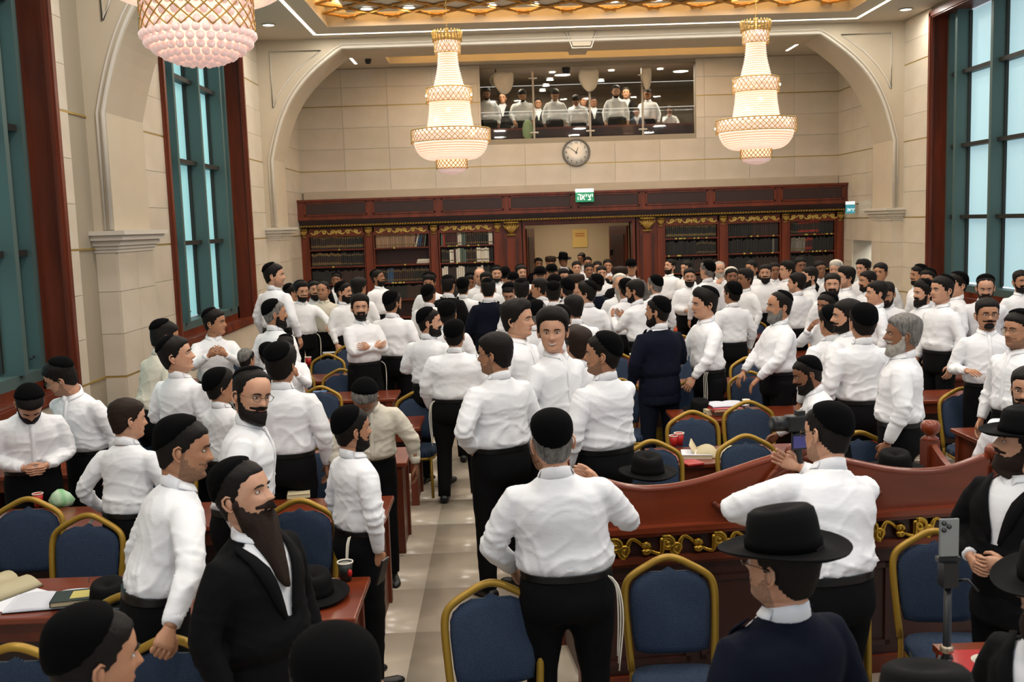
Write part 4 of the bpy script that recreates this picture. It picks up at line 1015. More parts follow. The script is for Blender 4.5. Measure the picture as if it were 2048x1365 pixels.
rows = [
 (0, 5, [('brown', 18, 2), ('black', 7, 2)], 'dark brown ribbed volume on the top shelf of the leftmost bay', 0), (0, 4, [('brown', 14, 2), ('black', 11, 1)], 'dark gilt-tagged volume on the second shelf of the leftmost bay', 0),
 (1, 5, [('tan', 19, 1), (None, 6, 0)], 'tan banded volume on the top shelf of the second bay', 0), (1, 3, [('black', 5, 1), ('blue', 3, 1), ('brown', 9, 1), ('black', 8, 1)], 'dark volume with pale shelf tag on the third shelf of the second bay', 0),
 (2, 5, [('green', 1, 0), ('red', 1, 0), ('maroon', 6, 1), ('white', 2, 1), ('green', 2, 0), ('brown', 6, 1), ('black', 5, 1), ('white', 2, 1)], 'mixed-colour volume on the top shelf of the bay left of the doorway', 0),
 (2, 4, [('black', 4, 1), ('white', 2, 1), ('maroon', 1, 0), ('white', 2, 0), ('green', 3, 0), ('brown', 5, 1), ('white', 6, 1), ('black', 2, 0)], 'mixed-colour volume on the second shelf of the bay left of the doorway', 0),
 (3, 5, [('black', 25, 2)], 'gilt-banded black volume on the top shelf of the bay right of the doorway', 0), (3, 4, [('black', 15, 0), ('black', 10, 1)], 'black volume on the second shelf of the bay right of the doorway', 0),
 (4, 5, [('black', 12, 0), ('brown', 13, 0)], 'plain black volume on the top shelf of the bay second from the right', 0), (4, 4, [('black', 22, 0), ('grey', 1, 0), ('black', 2, 0)], 'plain black volume on the second shelf of the bay second from the right', 0),
 (5, 5, [('black', 4, 1), ('brown', 12, 3), ('black', 8, 0)], 'red-labelled volume on the top shelf of the rightmost bay', .05), (5, 4, [('grey', 8, 1), ('maroon', 4, 3), ('black', 12, 0)], 'volume on the second shelf of the rightmost bay', .06)]
for bi, si, spec, lb, ln in rows: row(bays[bi][0]+.02, bays[bi][1]-.02, SHELF[si], spec, lb, lb.replace('volume', 'volumes'), ln)
for bi in range(6):
    if bi != 1: row(bays[bi][0]+.02, bays[bi][1]-.02, SHELF[3], [('black', 14, 0), ('brown', 11, 0)] if bi != 2 else [('white', 3, 0), ('brown', 4, 0), ('white', 4, 0), ('black', 6, 0), ('white', 3, 0), ('black', 5, 0)], 'row of volumes on the third shelf of the bookcase bay %s' % bays[bi][2], None, 0, False)
    row(bays[bi][0]+.02, bays[bi][1]-.02, SHELF[2], [('black', 14, 0), ('brown', 11, 0)], 'row of dark volumes behind the heads in the bay %s' % bays[bi][2], None, 0, False)
for q, (c, dx) in enumerate((('maroon', 0), ('white', .05), ('blue', .10), ('blue', .15), ('maroon', .2), ('green', .25))):
    o = link('book', book_me(.035, .3, .2, c, 1), None, (-2.0+dx, YF+.06, SHELF[5]+.035)); o.rotation_euler = (0, .25-.02*q, 0); tag(o, 'leaning coloured volume at the right end of the second bay top shelf', 'book', 'leaning volumes in the second bay')
for q in range(3):
    o = link('book', book_me(.03, .3, .2, 'white', 0), None, (-1.95+.012*q, YF+.08, SHELF[4]+.05+.034*q)); o.rotation_euler = (0, PI/2, 0); tag(o, 'white book in the flat pile on the near-empty second-bay shelf', 'book', 'flat pile of white books')
# exit signs
M_green = mat('sign_green', '#1f8a62', .5, emit='#1f8a62', es=.35); M_signw = mat('sign_white', '#f2f2f0', .5, emit='#ffffff', es=.55); M_cyan = mat('sign_cyan', '#3f9db0', .5, emit='#3f9db0', es=.35)
def hebrew(parent, x0, z0, h, y, mt, name='letter'):
    """the five letters of the exit sign, read from right to left, each stroke a bar"""
    L = {'yod': [((.8, 1), (.8, .55)), ((.5, 1), (.8, 1))], 'tsadi': [((.1, 0), (.9, 0)), ((.1, 1), (.9, .02)), ((.9, 1), (.85, .62)), ((.85, .62), (.52, .5))],
         'alef': [((.1, 1), (.9, 0)), ((.85, 1), (.8, .6)), ((.8, .6), (.55, .45)), ((.15, 0), (.2, .42)), ((.2, .42), (.45, .6))], 'he': [((.1, 1), (.9, 1)), ((.88, 1), (.88, 0)), ((.22, .6), (.22, 0))]}
    x = x0
    for k, w in (('he', .8), ('alef', .85), ('yod', .45), ('tsadi', .8), ('yod', .45)):
        w *= .8; mb = MB(); wd = h*w
        for (a, b), (c, d) in L[k]:
            ox = .0 if k != 'yod' else -.3
            mb.tube([(x+(a+ox)*wd, y, z0+b*h), (x+(c+ox)*wd, y, z0+d*h)], h*.085, 4, up=(0, 1, 0))
        mb.build(name, mt, parent, False); x += wd*1.12
t = thing('exit_sign', 'green exit sign with white Hebrew letters on the cornice over the doorway', 'sign', (1.80, 23.50, 3.08)); box('plate', M_green, 0, .42, 0, .05, 0, .22, t); box('top_box', M_signw, 0, .42, 0, .06, .22, .30, t); hebrew(t, .04, .045, .125, -.004, M_signw)
t = thing('exit_sign', 'small cyan exit sign jutting from the side wall right of the bookcases', 'sign', (XR-.30, 22.9, 2.62), .0); box('plate', M_cyan, 0, .20, 0, .03, 0, .2, t); box('top_box', M_signw, 0, .2, 0, .04, .2, .27, t); hebrew(t, .02, .05, .06, -.004, M_signw)
box('bracket', M_black, .19, .30, .01, .02, .2, .22, t)
# clock
t = thing('wall_clock', 'round white wall clock with grey rim below the upper gallery', 'clock', (1.90, YB-.02, 4.26)); CK = MB()
CK.V = []; c_ = MB(); c_.lathe([(.285, 0), (.325, 0), (.33, .025), (.315, .045), (.29, .035), (.283, .012)], 40); c_.xf(Matrix.Rotation(PI/2, 4, 'X')); c_.build('rim', mat('grey_metal', '#77736c', .4, .6), t)
c_ = MB().lathe([(.0, .010), (.288, .010), (.288, .0), (0, 0)][::-1], 40).xf(Matrix.Rotation(PI/2, 4, 'X')); c_.build('dial', mat('clock_face', '#d9d4ca', .5), t)
for k in range(12):
    a = k*PI/6; r = .235; fc = bpy.data.curves.new('numeral', 'FONT'); fc.body = str(12 if k == 0 else k); fc.size = .075; fc.align_x = 'CENTER'; fc.align_y = 'CENTER'; fc.extrude = .001; fc.materials.append(M_black)
    o0 = bpy.data.objects.new('numeral', fc); nm_ = bpy.data.meshes.new_from_object(o0); bpy.data.objects.remove(o0); o = bpy.data.objects.new('numeral', nm_); S.collection.objects.link(o); o.parent = t; o.location = (r*math.sin(a), -.014, r*math.cos(a)); o.rotation_euler = (PI/2, 0, 0)
for nm, an, L, w in (('hour_hand', math.radians(22), .13, .010), ('minute_hand', math.radians(-52), .20, .007)): MB().prism([(-w, -.03), (w, -.03), (w*.4, L), (-w*.4, L)], -.020, -.016).xf(Matrix.Rotation(an, 4, 'Y')).build(nm, M_black, t, False)
# ---------------------------------------------------------------- upper gallery behind the glass
mg = mat('gallery_wall', '#b3a590', .8); GF = 4.05
mb = MB(); mb.box(GX0-1.5, GX1+1.5, YB+.25, 29.5, GF-.1, GF); structure(mb.build('floor_gallery', M_woodd, None, False))
mb = MB(); mb.box(GX0-1.5, GX1+1.5, YB+.1, 29.5, GZ1+.02, GZ1+.08); structure(mb.build('ceiling_gallery', mg, None, False))
mb = MB(); mb.box(GX0-1.5, GX1+1.5, 29.4, 29.5, GF, GZ1+.05); mb.box(GX0-1.6, GX0-1.5, YB, 29.5, GF, GZ1+.05); mb.box(GX1+1.5, GX1+1.6, YB, 29.5, GF, GZ1+.05); structure(mb.build('wall_gallery', mg, None, False))
for x, y in ((.15, 25.4), (1.45, 25.4), (2.9, 25.4), (4.1, 25.4), (1.45, 26.5), (1.4, 27.6), (2.8, 27.0), (1.35, 28.6)): downlight(x, y, GZ1+.01, 'small bright recessed lamp in the gallery ceiling behind the glass', 'gallery ceiling lamps', .9, 1.6)
[area('gallery_light', (gx, 25.2, GZ1-.03), .12, 26, WARM) for gx in (.4, 1.8, 3.2, 4.4)]
def _glass():
    m_ = bpy.data.materials.new('clear_glass'); m_.use_nodes = True; N = m_.node_tree.nodes; b = N['Principled BSDF']; out = N['Material Output']
    b.inputs['Base Color'].default_value = (.9, .95, .93, 1); b.inputs['Roughness'].default_value = .02; b.inputs['Transmission Weight'].default_value = 1; b.inputs['IOR'].default_value = 1.45
    return m_
M_glass = _glass()
t = thing('glass_balustrade', 'glass balustrade with steel posts closing the front of the upper gallery', 'railing', (0, YB+.12, 0)); px_ = [GX0+.02, .93, 2.26, 3.51, GX1-.02]
for a, b in zip(px_[:-1], px_[1:]): box('pane', M_glass, a+.03, b-.03, 0, .012, GZ0+.03, 6.10, t)
for x in px_[1:-1]: box('post', mat('brushed_steel', '#a39682', .35, .8), x-.022, x+.022, -.03, .03, GZ0, 6.18, t)
for x in px_[1:-1]:
    for z in (GZ0+.14, 6.02): 
        MB().tube([(x-.10, -.02, z), (x+.10, -.02, z)], .02, 8).build('clamp', M_trim, t)
for z in (5.86, 5.27): MB().tube([(GX0, .06, z), (GX1, .06, z)], .006, 6).build('wire', M_signw, t)
t = thing('gallery_desk', 'long mahogany desk behind the gallery glass', 'desk', (0, YB+.35, 0)); box('top', M_woodh, GX0-.3, GX1+.4, 0, .38, 4.86, 4.90, t); box('front', M_woodd, GX0-.3, GX1+.4, 0.0, .02, GF, 4.86, t)
t = thing('loudspeaker', 'cream horn loudspeaker hanging at the upper left of the gallery opening', 'speaker', (.06, YB+.30, 6.02)); MB().lathe([(.03, -.12), (.05, -.06), (.10, -.01), (.145, .03), (.150, .02), (.105, -.02), (.04, -.08)], 28).xf(Matrix.Rotation(PI/2, 4, 'X')).build('horn', mat('cream_plastic', '#b3a78d', .5), t); MB().lathe([(.0, .03), (.035, .03), (.04, -.08), (.0, -.08)][::-1], 16).xf(Matrix.Rotation(PI/2, 4, 'X')).build('driver', mat('cream_plastic', '', 0), t); MB().tube([(0, .05, 0), (0, .05, .27)], .012, 6).build('bracket', M_black, t)
t = thing('dome_camera', 'black dome security camera under the gallery ceiling', 'camera', (1.75, YB+.5, GZ1)); MB().lathe([(.0, -.15), (.05, -.14), (.085, -.09), (.09, -.05), (.10, -.045), (.10, 0)], 24).build('dome', M_black, t)
for x, lb in ((.25, 'pale cloth bag hanging from the left gallery glass'), (2.25, 'pale cloth bag hanging from the middle gallery glass'), (3.60, 'pale cloth bag hanging from the right gallery glass')):
    b = MB(); w = .24 if x < 3.5 else .12; rg = []
    for z, k_, e in ((0, .80, .02), (-.04, .95, .04), (-.12, 1.0, .06), (-.22, .98, .07), (-.32, .85, .07), (-.42, .62, .05), (-.48, .40, .03), (-.50, .2, .02)):
        a = T(16); rg.append(np.stack([w*k_*np.cos(a)*(1+.06*np.sin(3*a+z*9)), -.03+e*np.sin(a)*(1+.3*np.cos(5*a)), z+.008*np.sin(2*a+x)], 1)[::-1])
    o = b.loft(rg).build('bag', mat('pale_cloth', '#b0a99a', .85), None, True, (x, YB+.02, 6.16)); tag(o, lb, 'bag')
b = MB(); b.loft([np.stack([w*np.cos(T(12)), .05*np.sin(T(12)), np.full(12, z)], 1) for z, w in ((0, .06), (.08, .12), (.25, .13), (.40, .09), (.46, .03))]); tag(b.build('plastic_bag', mat('pale_green_plastic', '#a9bd8c', .4), None, True, (.78, YB+.20, GZ0+.0)), 'pale green plastic bag standing behind the gallery glass', 'bag')
# passage behind the doorway and the small side room
mb = MB(); mb.box(-1.5, 5.5, 28.3, 28.4, 0, 3); mb.box(-1.6, -1.5, YB+.2, 28.4, 0, 3); mb.box(5.5, 5.6, YB+.2, 28.4, 0, 3); structure(mb.build('wall_passage', mat('passage_wall', '#bda88a', .8), None, False))
structure(box('ceiling_passage', M_ceil, -1.6, 5.6, YB+.25, 28.4, 2.95, 3.05))
area('passage_lamp_light', (1.9, 26.5, 2.9), 1.2, 42, WARM)
t = thing('notice', 'yellow and orange notice on the passage wall behind the crowd', 'notice', (2.05, 28.27, 1.92)); box('sheet', mat('yellow_paper', '#d8b468', .7), 0, .42, 0, .01, 0, .5, t)
for z in (.30, .36): box('printed_line', mat('orange_ink', '#b9702e', .7), .08, .34, -.004, 0, z, z+.03, t)
mb = MB(); mb.box(XR+.6, XR+3, 24.0, 24.1, 0, 3); mb.box(XR+2.6, XR+2.7, 20.5, 24, 0, 3); mb.box(XR+.6, XR+2.7, 20.5, 24, 2.9, 3); structure(mb.build('wall_side_room', mat('white_wall', '#cdd2da', .7), None, False)); area('side_room_light', (XR+1.5, 22.5, 2.8), 1.2, 170, (.9, .95, 1))
t = thing('side_room_floor', None, None); bpy.data.objects.remove(t); structure(box('floor_side', M_floor, XR, XR+3, 20.5, 24, -.1, 0))
# little domes by the alcove ceiling
t = thing('dome_camera', 'small dark dome camera near the left end of the alcove ceiling', 'camera', (-2.75, 23.0, ZC)); MB().lathe([(.0, -.11), (.05, -.10), (.07, -.05), (.07, 0)], 20).build('dome', M_black, t)
# ---------------------------------------------------------------- chandeliers
M_cryst = mat('crystal', '#f2ddce', .2, emit='#ffdcc4', es=.60); M_crystd = mat('crystal_dim_glow', '#d8b090', .3, emit='#ffb48a', es=.34); M_crystw = mat('crystal_bright_glow', '#fff0e0', .25, emit='#ffdcb8', es=.85); M_bead = mat('crystal_bead', '#e6cfc8', .08, emit='#ffd0c4', es=.30)  # crystal glows by itself, imitating lamplight that shines through it
M_sparkle = mat('sparkle_ball', '#fff3d8', .4, emit='#ffe9c0', es=14); M_brass = mat('pale_brass', '#c2a05a', .35, .6)
def beaded(mb, prof, n, amp, rows, m=0):
    """strings of beads hanging down a turned outline: prof = [(r, z)], a bump for every bead"""
    P = catmull([(r, 0, z) for r, z in prof], 10); d = np.concatenate([[0], np.cumsum(np.linalg.norm(np.diff(P, axis=0), axis=1))]); s = np.linspace(0, d[-1], rows*4+1)
    r = np.interp(s, d, P[:, 0]); z = np.interp(s, d, P[:, 2]); na = n*3; a = T(na); R = []
    for i, (ri, zi) in enumerate(zip(r, z)):
        b = amp*(abs(math.sin(PI*i/4))-.5+.5*(np.abs(np.sin(a*n/2))-.5)); R.append(np.stack([(ri+b)*np.cos(a), (ri+b)*np.sin(a), np.full(na, zi-.3*amp*abs(math.sin(PI*i/4)))], 1))
    mb.loft(R, (0, 0), m)
def crossing(mb, r0, z0, r1, z1, n, turn, th, k=9):
    for s_ in (1, -1):
        for i in range(n):
            t_ = np.linspace(0, 1, k); a = i*2*PI/n+s_*turn*t_; r = r0+(r1-r0)*t_; z = z0+(z1-z0)*t_; mb.tube(np.stack([r*np.cos(a), r*np.sin(a), z], 1), th, 4)
def strands(prof, k, name, t):
    """rows of self-glowing crystal strings over an added surface whose weaker glow darkens the gaps"""
    P = catmull([(r, 0, z) for r, z in prof], 8); d = np.concatenate([[0], np.cumsum(np.linalg.norm(np.diff(P, axis=0), axis=1))]); s = np.linspace(.02, d[-1]-.01, k); R = np.interp(s, d, P[:, 0]); Z = np.interp(s, d, P[:, 2])
    mb = MB(); mb.loft([np.stack([(r-.012)*np.cos(T(40)), (r-.012)*np.sin(T(40)), np.full(40, z)], 1) for r, z in zip(P[:, 0], P[:, 2])], (0, 0)); mb.build('inner_dim_glow', M_crystd, t)
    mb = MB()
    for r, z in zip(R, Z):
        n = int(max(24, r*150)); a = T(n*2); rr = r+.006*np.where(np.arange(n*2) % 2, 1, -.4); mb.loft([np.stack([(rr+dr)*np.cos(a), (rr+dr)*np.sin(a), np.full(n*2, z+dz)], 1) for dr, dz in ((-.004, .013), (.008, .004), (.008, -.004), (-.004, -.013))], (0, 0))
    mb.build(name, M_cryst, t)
def chandelier(x, y, zb, label):
    t = thing('chandelier', label, 'chandelier', (x, y, zb), 0)
    # heights above the lowest bead
    mb = MB(); beaded(mb, [(.02, .0), (.12, .015), (.20, .05), (.235, .10)], 26, .012, 6); mb.build('bead_bowl', M_bead, t)
    mb = MB(); mb.lathe([(.225, .11), (.235, .11), (.235, .24), (.225, .24)], 40); mb.build('inner_drum', M_crystw, t)
    mb = MB(); crossing(mb, .248, .10, .248, .25, 22, .55, .006); mb.tube(spiral(0, 0, .25, .25, 0, 1, 33)[:, [0, 2, 1]]+[0, 0, .10], .008, 5); mb.tube(spiral(0, 0, .25, .25, 0, 1, 33)[:, [0, 2, 1]]+[0, 0, .25], .008, 5); mb.build('lattice_drum', M_brass, t)
    strands([(.25, .25), (.40, .265), (.50, .33), (.56, .42), (.585, .50)], 12, 'crystal_bowl', t)
    for (r, z0, z1, n) in ((.635, .51, .71, 44), (.365, 1.14, 1.36, 28), (.205, 1.90, 2.10, 18)):
        mb = MB(); crossing(mb, r, z0, r, z1, n, .42*(.6/r)**.6*.8, .0055); [mb.tube(spiral(0, 0, r, r, 0, 1, 41)[:, [0, 2, 1]]+[0, 0, z], .009, 5) for z in (z0, z1)]; mb.build('lattice_ring', M_brass, t)
        mb = MB(); na = n
        for i in range(n):
            for q in range(3):
                a = (i+.5*(q % 2))*2*PI/n; mb.ball(((r-.012)*math.cos(a), (r-.012)*math.sin(a), z0+(z1-z0)*(q+.5)/3), (.016, .016, .02), 6, 4)
        o = mb.build('crystal_drops', M_bead, t); o['kind'] = 'stuff'
        mb = MB(); mb.lathe([(r-.05, z0+.01), (r-.045, z0+.01), (r-.045, z1-.01), (r-.05, z1-.01)], 40); mb.build('inner_drum', M_cryst, t)
    strands([(.37, .70), (.355, .80), (.325, 1.0), (.315, 1.14)], 13, 'crystal_skirt', t)
    strands([(.24, 1.36), (.215, 1.46), (.165, 1.68), (.145, 1.90)], 15, 'crystal_skirt', t)
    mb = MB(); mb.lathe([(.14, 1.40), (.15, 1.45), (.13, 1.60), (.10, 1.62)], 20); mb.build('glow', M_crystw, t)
    mb = MB()
    for i in range(26):
        a = i*2*PI/26; mb.tube([(.225*math.cos(a), .225*math.sin(a), 2.08), (.235*math.cos(a), .235*math.sin(a), 2.24), (.225*math.cos(a), .225*math.sin(a), 2.26)], [.008, .012, .004], 5)
    o = mb.build('crown_rods', M_brass, t); mb = MB(); [mb.tube(spiral(0, 0, r, r, 0, 1, 33)[:, [0, 2, 1]]+[0, 0, z], .008, 5) for r, z in ((.225, 2.12), (.235, 2.22), (.14, 2.2))]; mb.tube([(0, 0, .3), (0, 0, 2.3)], .02, 8); mb.build('stem', M_brass, t)
    for k in range(10):  # small glowing balls added to give the crystal its sparkle
        a = k*2*PI/10; b = MB(); b.ball((.50*math.cos(a), .50*math.sin(a), .46), (.022, .022, .04), 8, 6); b.build('sparkle_ball', M_sparkle, t)
        b = MB(); r_ = (.645, .375, .365, .33)[k % 4]; z_ = (.60, 1.24, .85, 1.0)[k % 4]; b.ball((r_*math.cos(a+.3), r_*math.sin(a+.3), z_), (.012, .012, .018), 8, 6); b.build('sparkle_ball', M_sparkle, t)
    ch = MB(); z = 2.3; q = 0
    while z < ZC+.40-zb:
        ch.tube(spiral(0, z+.028, .016, .016, 0, 1, 9)[:, [0, 1, 2]] if q % 2 else spiral(0, z+.028, .016, .016, 0, 1, 9)[:, [1, 0, 2]], .004, 4); z += .045; q += 1
    ch.build('chain', M_brass, t)
    for zz, pw, rr in ((.45, 26, .5), (1.25, 14, .3), (2.0, 5, .15)):
        L = bpy.data.lights.new('chandelier_light', 'POINT'); L.energy = pw; L.color = (1, .80, .58); L.shadow_soft_size = rr; o = bpy.data.objects.new('chandelier_light', L); o.location = (x, y, zb+zz); S.collection.objects.link(o)
        L.use_shadow = False if False else True
    return t
chandelier(-.71, 16.5, 3.45, 'tiered crystal chandelier hanging left of the wall clock')
chandelier(4.19, 16.5, 3.46, 'tiered crystal chandelier hanging right of the upper gallery')
# the near great chandelier, seen from its lowest drum up
bx, by, bz = -1.96, 7.0, 3.76
t = thing('chandelier', 'huge near crystal chandelier cut by the top edge of the photo', 'chandelier', (bx, by, bz))
bd = MB().ball((0, 0, 0), .030, 12, 8); bd_me = mesh_from(bd, 'crystal_bead', M_bead)
for r, z, n in ((.0, .03, 1), (.085, .028, 9), (.155, .045, 16), (.22, .072, 22), (.28, .108, 27), (.33, .15, 32), (.355, .20, 35)):
    for i in range(n):
        a = i*2*PI/n+(z*40); link('crystal_bead', bd_me, t, (r*math.cos(a), r*math.sin(a), z))
mb = MB(); crossing(mb, .372, .215, .365, .56, 24, 1.05, .0055, 12); mb.tube(spiral(0, 0, .37, .37, 0, 1, 49)[:, [0, 2, 1]]+[0, 0, .56], .012, 6); mb.build('lattice_drum', M_brass, t)
mb = MB()
for q in range(5):
    n = 24
    for i in range(n): a = (i+.5*(q % 2))*2*PI/n; mb.ball((.345*math.cos(a), .345*math.sin(a), .245+q*.07), (.030, .030, .034), 8, 6)
o = mb.build('crystal_drops', M_bead, t); o['kind'] = 'stuff'
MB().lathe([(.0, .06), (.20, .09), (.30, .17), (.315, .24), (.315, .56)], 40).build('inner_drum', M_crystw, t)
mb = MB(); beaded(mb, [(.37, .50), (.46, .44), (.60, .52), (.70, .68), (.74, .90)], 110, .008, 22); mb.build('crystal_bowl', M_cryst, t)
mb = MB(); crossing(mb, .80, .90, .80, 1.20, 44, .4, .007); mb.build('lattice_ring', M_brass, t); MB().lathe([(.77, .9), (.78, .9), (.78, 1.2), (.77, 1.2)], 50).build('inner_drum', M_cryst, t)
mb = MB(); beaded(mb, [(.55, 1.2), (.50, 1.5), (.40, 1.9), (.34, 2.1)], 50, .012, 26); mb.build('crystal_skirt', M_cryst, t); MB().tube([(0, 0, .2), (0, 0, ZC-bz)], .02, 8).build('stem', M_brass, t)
L = bpy.data.lights.new('chandelier_light', 'POINT'); L.energy = 30; L.color = (1, .82, .6); L.shadow_soft_size = .2; o = bpy.data.objects.new('chandelier_light', L); o.location = (bx, by, bz+.75); S.collection.objects.link(o)

# ---------------------------------------------------------------- chairs
M_frame = mat('gilt_frame', '#9c7a26', .42, .35)
def make_chair():
    t = thing('banquet_chair', 'x', 'chair')
    def bk(x, z): return (x, .03+.10*max(0, z-.45)/.5, z)
    half = [(.205, .44), (.216, .60), (.224, .74), (.222, .82), (.205, .868), (.165, .902), (.105, .935), (.05, .962), (0, .972)]
    P = [bk(-x, z) for x, z in half]+[bk(x, z) for x, z in half[::-1][1:]]
    MB().tube(catmull(P, 3), .0185, 8, flat=1.15, up=(0, 1, 0)).build('back_frame', M_frame, t)
    hc = [(.0, .925), (.035, .905), (.09, .905), (.145, .882), (.182, .850), (.198, .81), (.200, .74), (.192, .60), (.180, .53), (.12, .515), (0, .512)]
    out = np.array([(x, z) for x, z in hc]+[(-x, z) for x, z in hc[::-1][1:-1]]); c = np.array([0, .71]); R = []
    for k, dy in ((.0, -.028), (.80, -.026), (.93, -.020), (1.0, -.004), (1.0, .010), (.94, .020), (.0, .022)):
        q = c+(out-c)*max(k, .02); R.append(np.array([(x, .03+.10*max(0, z-.45)/.5+dy, z) for x, z in q]))
    MB().loft(R).build('backrest', M_navy, t)
    a = T(32); R = []
    for k, z in ((.90, .405), (1.0, .42), (1.0, .455), (.95, .475), (.6, .485), (.1, .487)):
        R.append(np.stack([.225*k*np.sign(np.cos(a))*np.abs(np.cos(a))**.5, -.20+.215*k*np.sign(np.sin(a))*np.abs(np.sin(a))**.5, np.full(32, z)], 1))
    MB().loft(R).build('seat', M_navys, t)
    R = [np.stack([.222*np.sign(np.cos(a))*np.abs(np.cos(a))**.5, -.20+.212*np.sign(np.sin(a))*np.abs(np.sin(a))**.5, np.full(32, z)], 1) for z in (.385, .41)]; MB().loft(R).build('seat_frame', M_frame, t)
    for sx in (-1, 1):
        MB().tube([(sx*.205, .032, .46), (sx*.20, .03, .38), (sx*.205, .06, .01)], .0145, 8).build('leg', M_frame, t); MB().tube([(sx*.19, -.37, .40), (sx*.195, -.38, .20), (sx*.20, -.395, .01)], .0145, 8).build('leg', M_frame, t)
    return t
proto = make_chair(); first = [True]
def chair(px, py, label, rz=0, z=.972, at=None, group=None):
    x, y = at if at else floor_spot(px, py, z)
    y -= .12 if abs(rz) < 90 else -.12
    if first[0]: first[0] = False; proto.location = (x, y, 0); proto.rotation_euler = (0, 0, math.radians(rz)); proto['label'] = label; return proto
    r = dup(proto, (x, y, 0), math.radians(rz), label); 
    if group: r['group'] = group
    elif 'group' in r: del r['group']
    return r
CHAIRS = [(1337, 1117, 'navy banquet chair before the carved desk, between the back-turned man and the hat', 0), (1868, 1065, 'navy banquet chair behind the phone on its tripod', -4), (1640, 1140, 'navy banquet chair half hidden by the big black hat', 3),
 (988, 1168, 'navy banquet chair by the aisle under the elbow of the back-turned man', 8), (55, 1000, 'navy banquet chair behind the table with open papers, nearest the left edge', 2), (170, 1033, 'navy banquet chair behind the back of the man with hanging tassels', -6),
 (600, 1003, 'navy banquet chair between the bearded suit man and the phone-holding man', 4), (345, 1275, 'dark blue chair gripped by the fist of the leaning capped man', 176), (262, 1190, 'blue chair behind the leaning arm and the closed dark book', 172), (30, 1292, 'blue chair at the bottom left corner beside the blurred capped head', 180),
 (1383, 762, 'chair with a hand resting on its back, below the profile man', 3), (1497, 745, 'chair between the grey-bearded man\'s two hands', -4), (1385, 825, 'chair behind the two red cups', 2), (1495, 805, 'chair under the outstretched arm of the seated dark-bearded man', -3), (1492, 873, 'chair behind the open cream book, left of the photographer', 0),
 (1305, 884, 'chair behind the black hat lying on the carved desk', 3), (1925, 778, 'chair with its tall arched back beside the grey-haired profile man', -3), (1998, 768, 'chair behind the bearded suit man, at the right edge', 0), (1720, 866, 'chair behind the photographer\'s head', 4),
 (1498, 716, 'chair half covered by the grey-bearded man\'s body', 5), (1735, 738, 'dark chair between the big-backed man and the grey-haired man', -8), (1225, 668, 'chair between the phone-filming man and the navy-suited man', 2), (1370, 700, 'chair right of the navy-suited man\'s shoulder', 0), (1232, 706, 'chair with a red bottle at its side, left of the navy-suited man', 0), (1362, 672, 'far chair above the small orange bottle', 0), (1240, 760, 'chair behind the white-shirted man with tilted cap', 0),
 (655, 710, 'left-hall chair just right of the red paper cup', 0), (682, 740, 'left-hall chair beside the elbow of the arm-crossing man', 0), (640, 775, 'left-hall chair before the blue booklet', 0), (590, 742, 'left-hall chair behind the young man with the cup', 0), (292, 842, 'chair between the wall-side men and the bare-headed back', 0), (330, 920, 'chair between the leaning man and the bare-headed back', 0),
 (652, 890, 'chair behind the bent grey-bearded man\'s left sleeve', 0), (833, 785, 'chair by the aisle behind the smiling bearded man', -5), (493, 700, 'far-left chair behind the man with the flat dark cap', 0), (1656, 775, 'chair between the big-backed man and the seated man', 0), (1505, 640, 'far chair beside the slim man\'s hanging hand', 0), (700, 690, 'far left-hall chair by the reaching hand', 0)]
for px, py, lb, rz in CHAIRS: chair(px, py, lb, rz)
# ---------------------------------------------------------------- study tables
def table(x0, x1, y, label, d=.60):
    t = thing('study_table', label, 'table', ((x0+x1)/2, y, 0)); w = (x1-x0)/2
    bevel(box('tabletop', M_woodh, -w, w, -d/2, d/2, .725, .76, t), .008); box('apron', M_wood, -w+.05, w-.05, -d/2+.04, -d/2+.06, .62, .725, t); box('apron', M_wood, -w+.05, w-.05, d/2-.06, d/2-.04, .62, .725, t)
    for sx in (-1, 1):
        mb = MB(); xe = sx*(w-.06); mb.prism([(-d/2+.03, .725), (d/2-.03, .725), (d/2-.05, .02), (d/2-.09, .0), (-d/2+.09, .0), (-d/2+.05, .02)], min(xe, xe-sx*.035), max(xe, xe-sx*.035), ax=0); mb.build('end_panel', M_wood, t, False)
        for sy in (-1, 1): box('leg', M_wood, min(xe+sx*.02, xe-sx*.05), max(xe+sx*.02, xe-sx*.05), sy*(d/2-.05)-.03, sy*(d/2-.05)+.03, 0, .725, t)
    box('modesty_panel', M_woodd, -w+.08, w-.08, -.012, .012, .25, .7, t)
    return t
table(-4.3, -1.95, 5.22, 'mahogany table with the open papers and the closed green book'); table(-1.85, -.76, 5.06, 'mahogany table with the black hat and the paper cup'); table(-4.3, -.80, 6.72, 'second mahogany table from the front on the left of the aisle'); table(-4.3, -.80, 8.30, 'third mahogany table from the front on the left of the aisle')
table(-4.3, -.80, 9.72, 'fourth mahogany table from the front on the left, by the large back'); table(-4.3, -1.2, 11.4, 'fifth mahogany table from the front on the left'); table(-4.3, -1.2, 12.9, 'sixth mahogany table on the left, with the red paper cup')
table(1.15, 3.15, 7.93, 'mahogany table with the two red cups and the open cream book'); table(3.86, 7.6, 8.30, 'mahogany table whose corner shows beside the carved desk'); table(1.6, 3.5, 9.60, 'mahogany table with a notebook on stacked red books'); table(3.9, 7.6, 10.2, 'mahogany table behind the chairs at the right edge')
table(1.5, 7.4, 11.5, 'mahogany table three rows behind the red cups'); table(1.3, 7.4, 15.9, 'farthest mahogany table on the right, with the orange bottle'); table(1.3, 7.4, 13.6, 'far mahogany table on the right of the aisle')
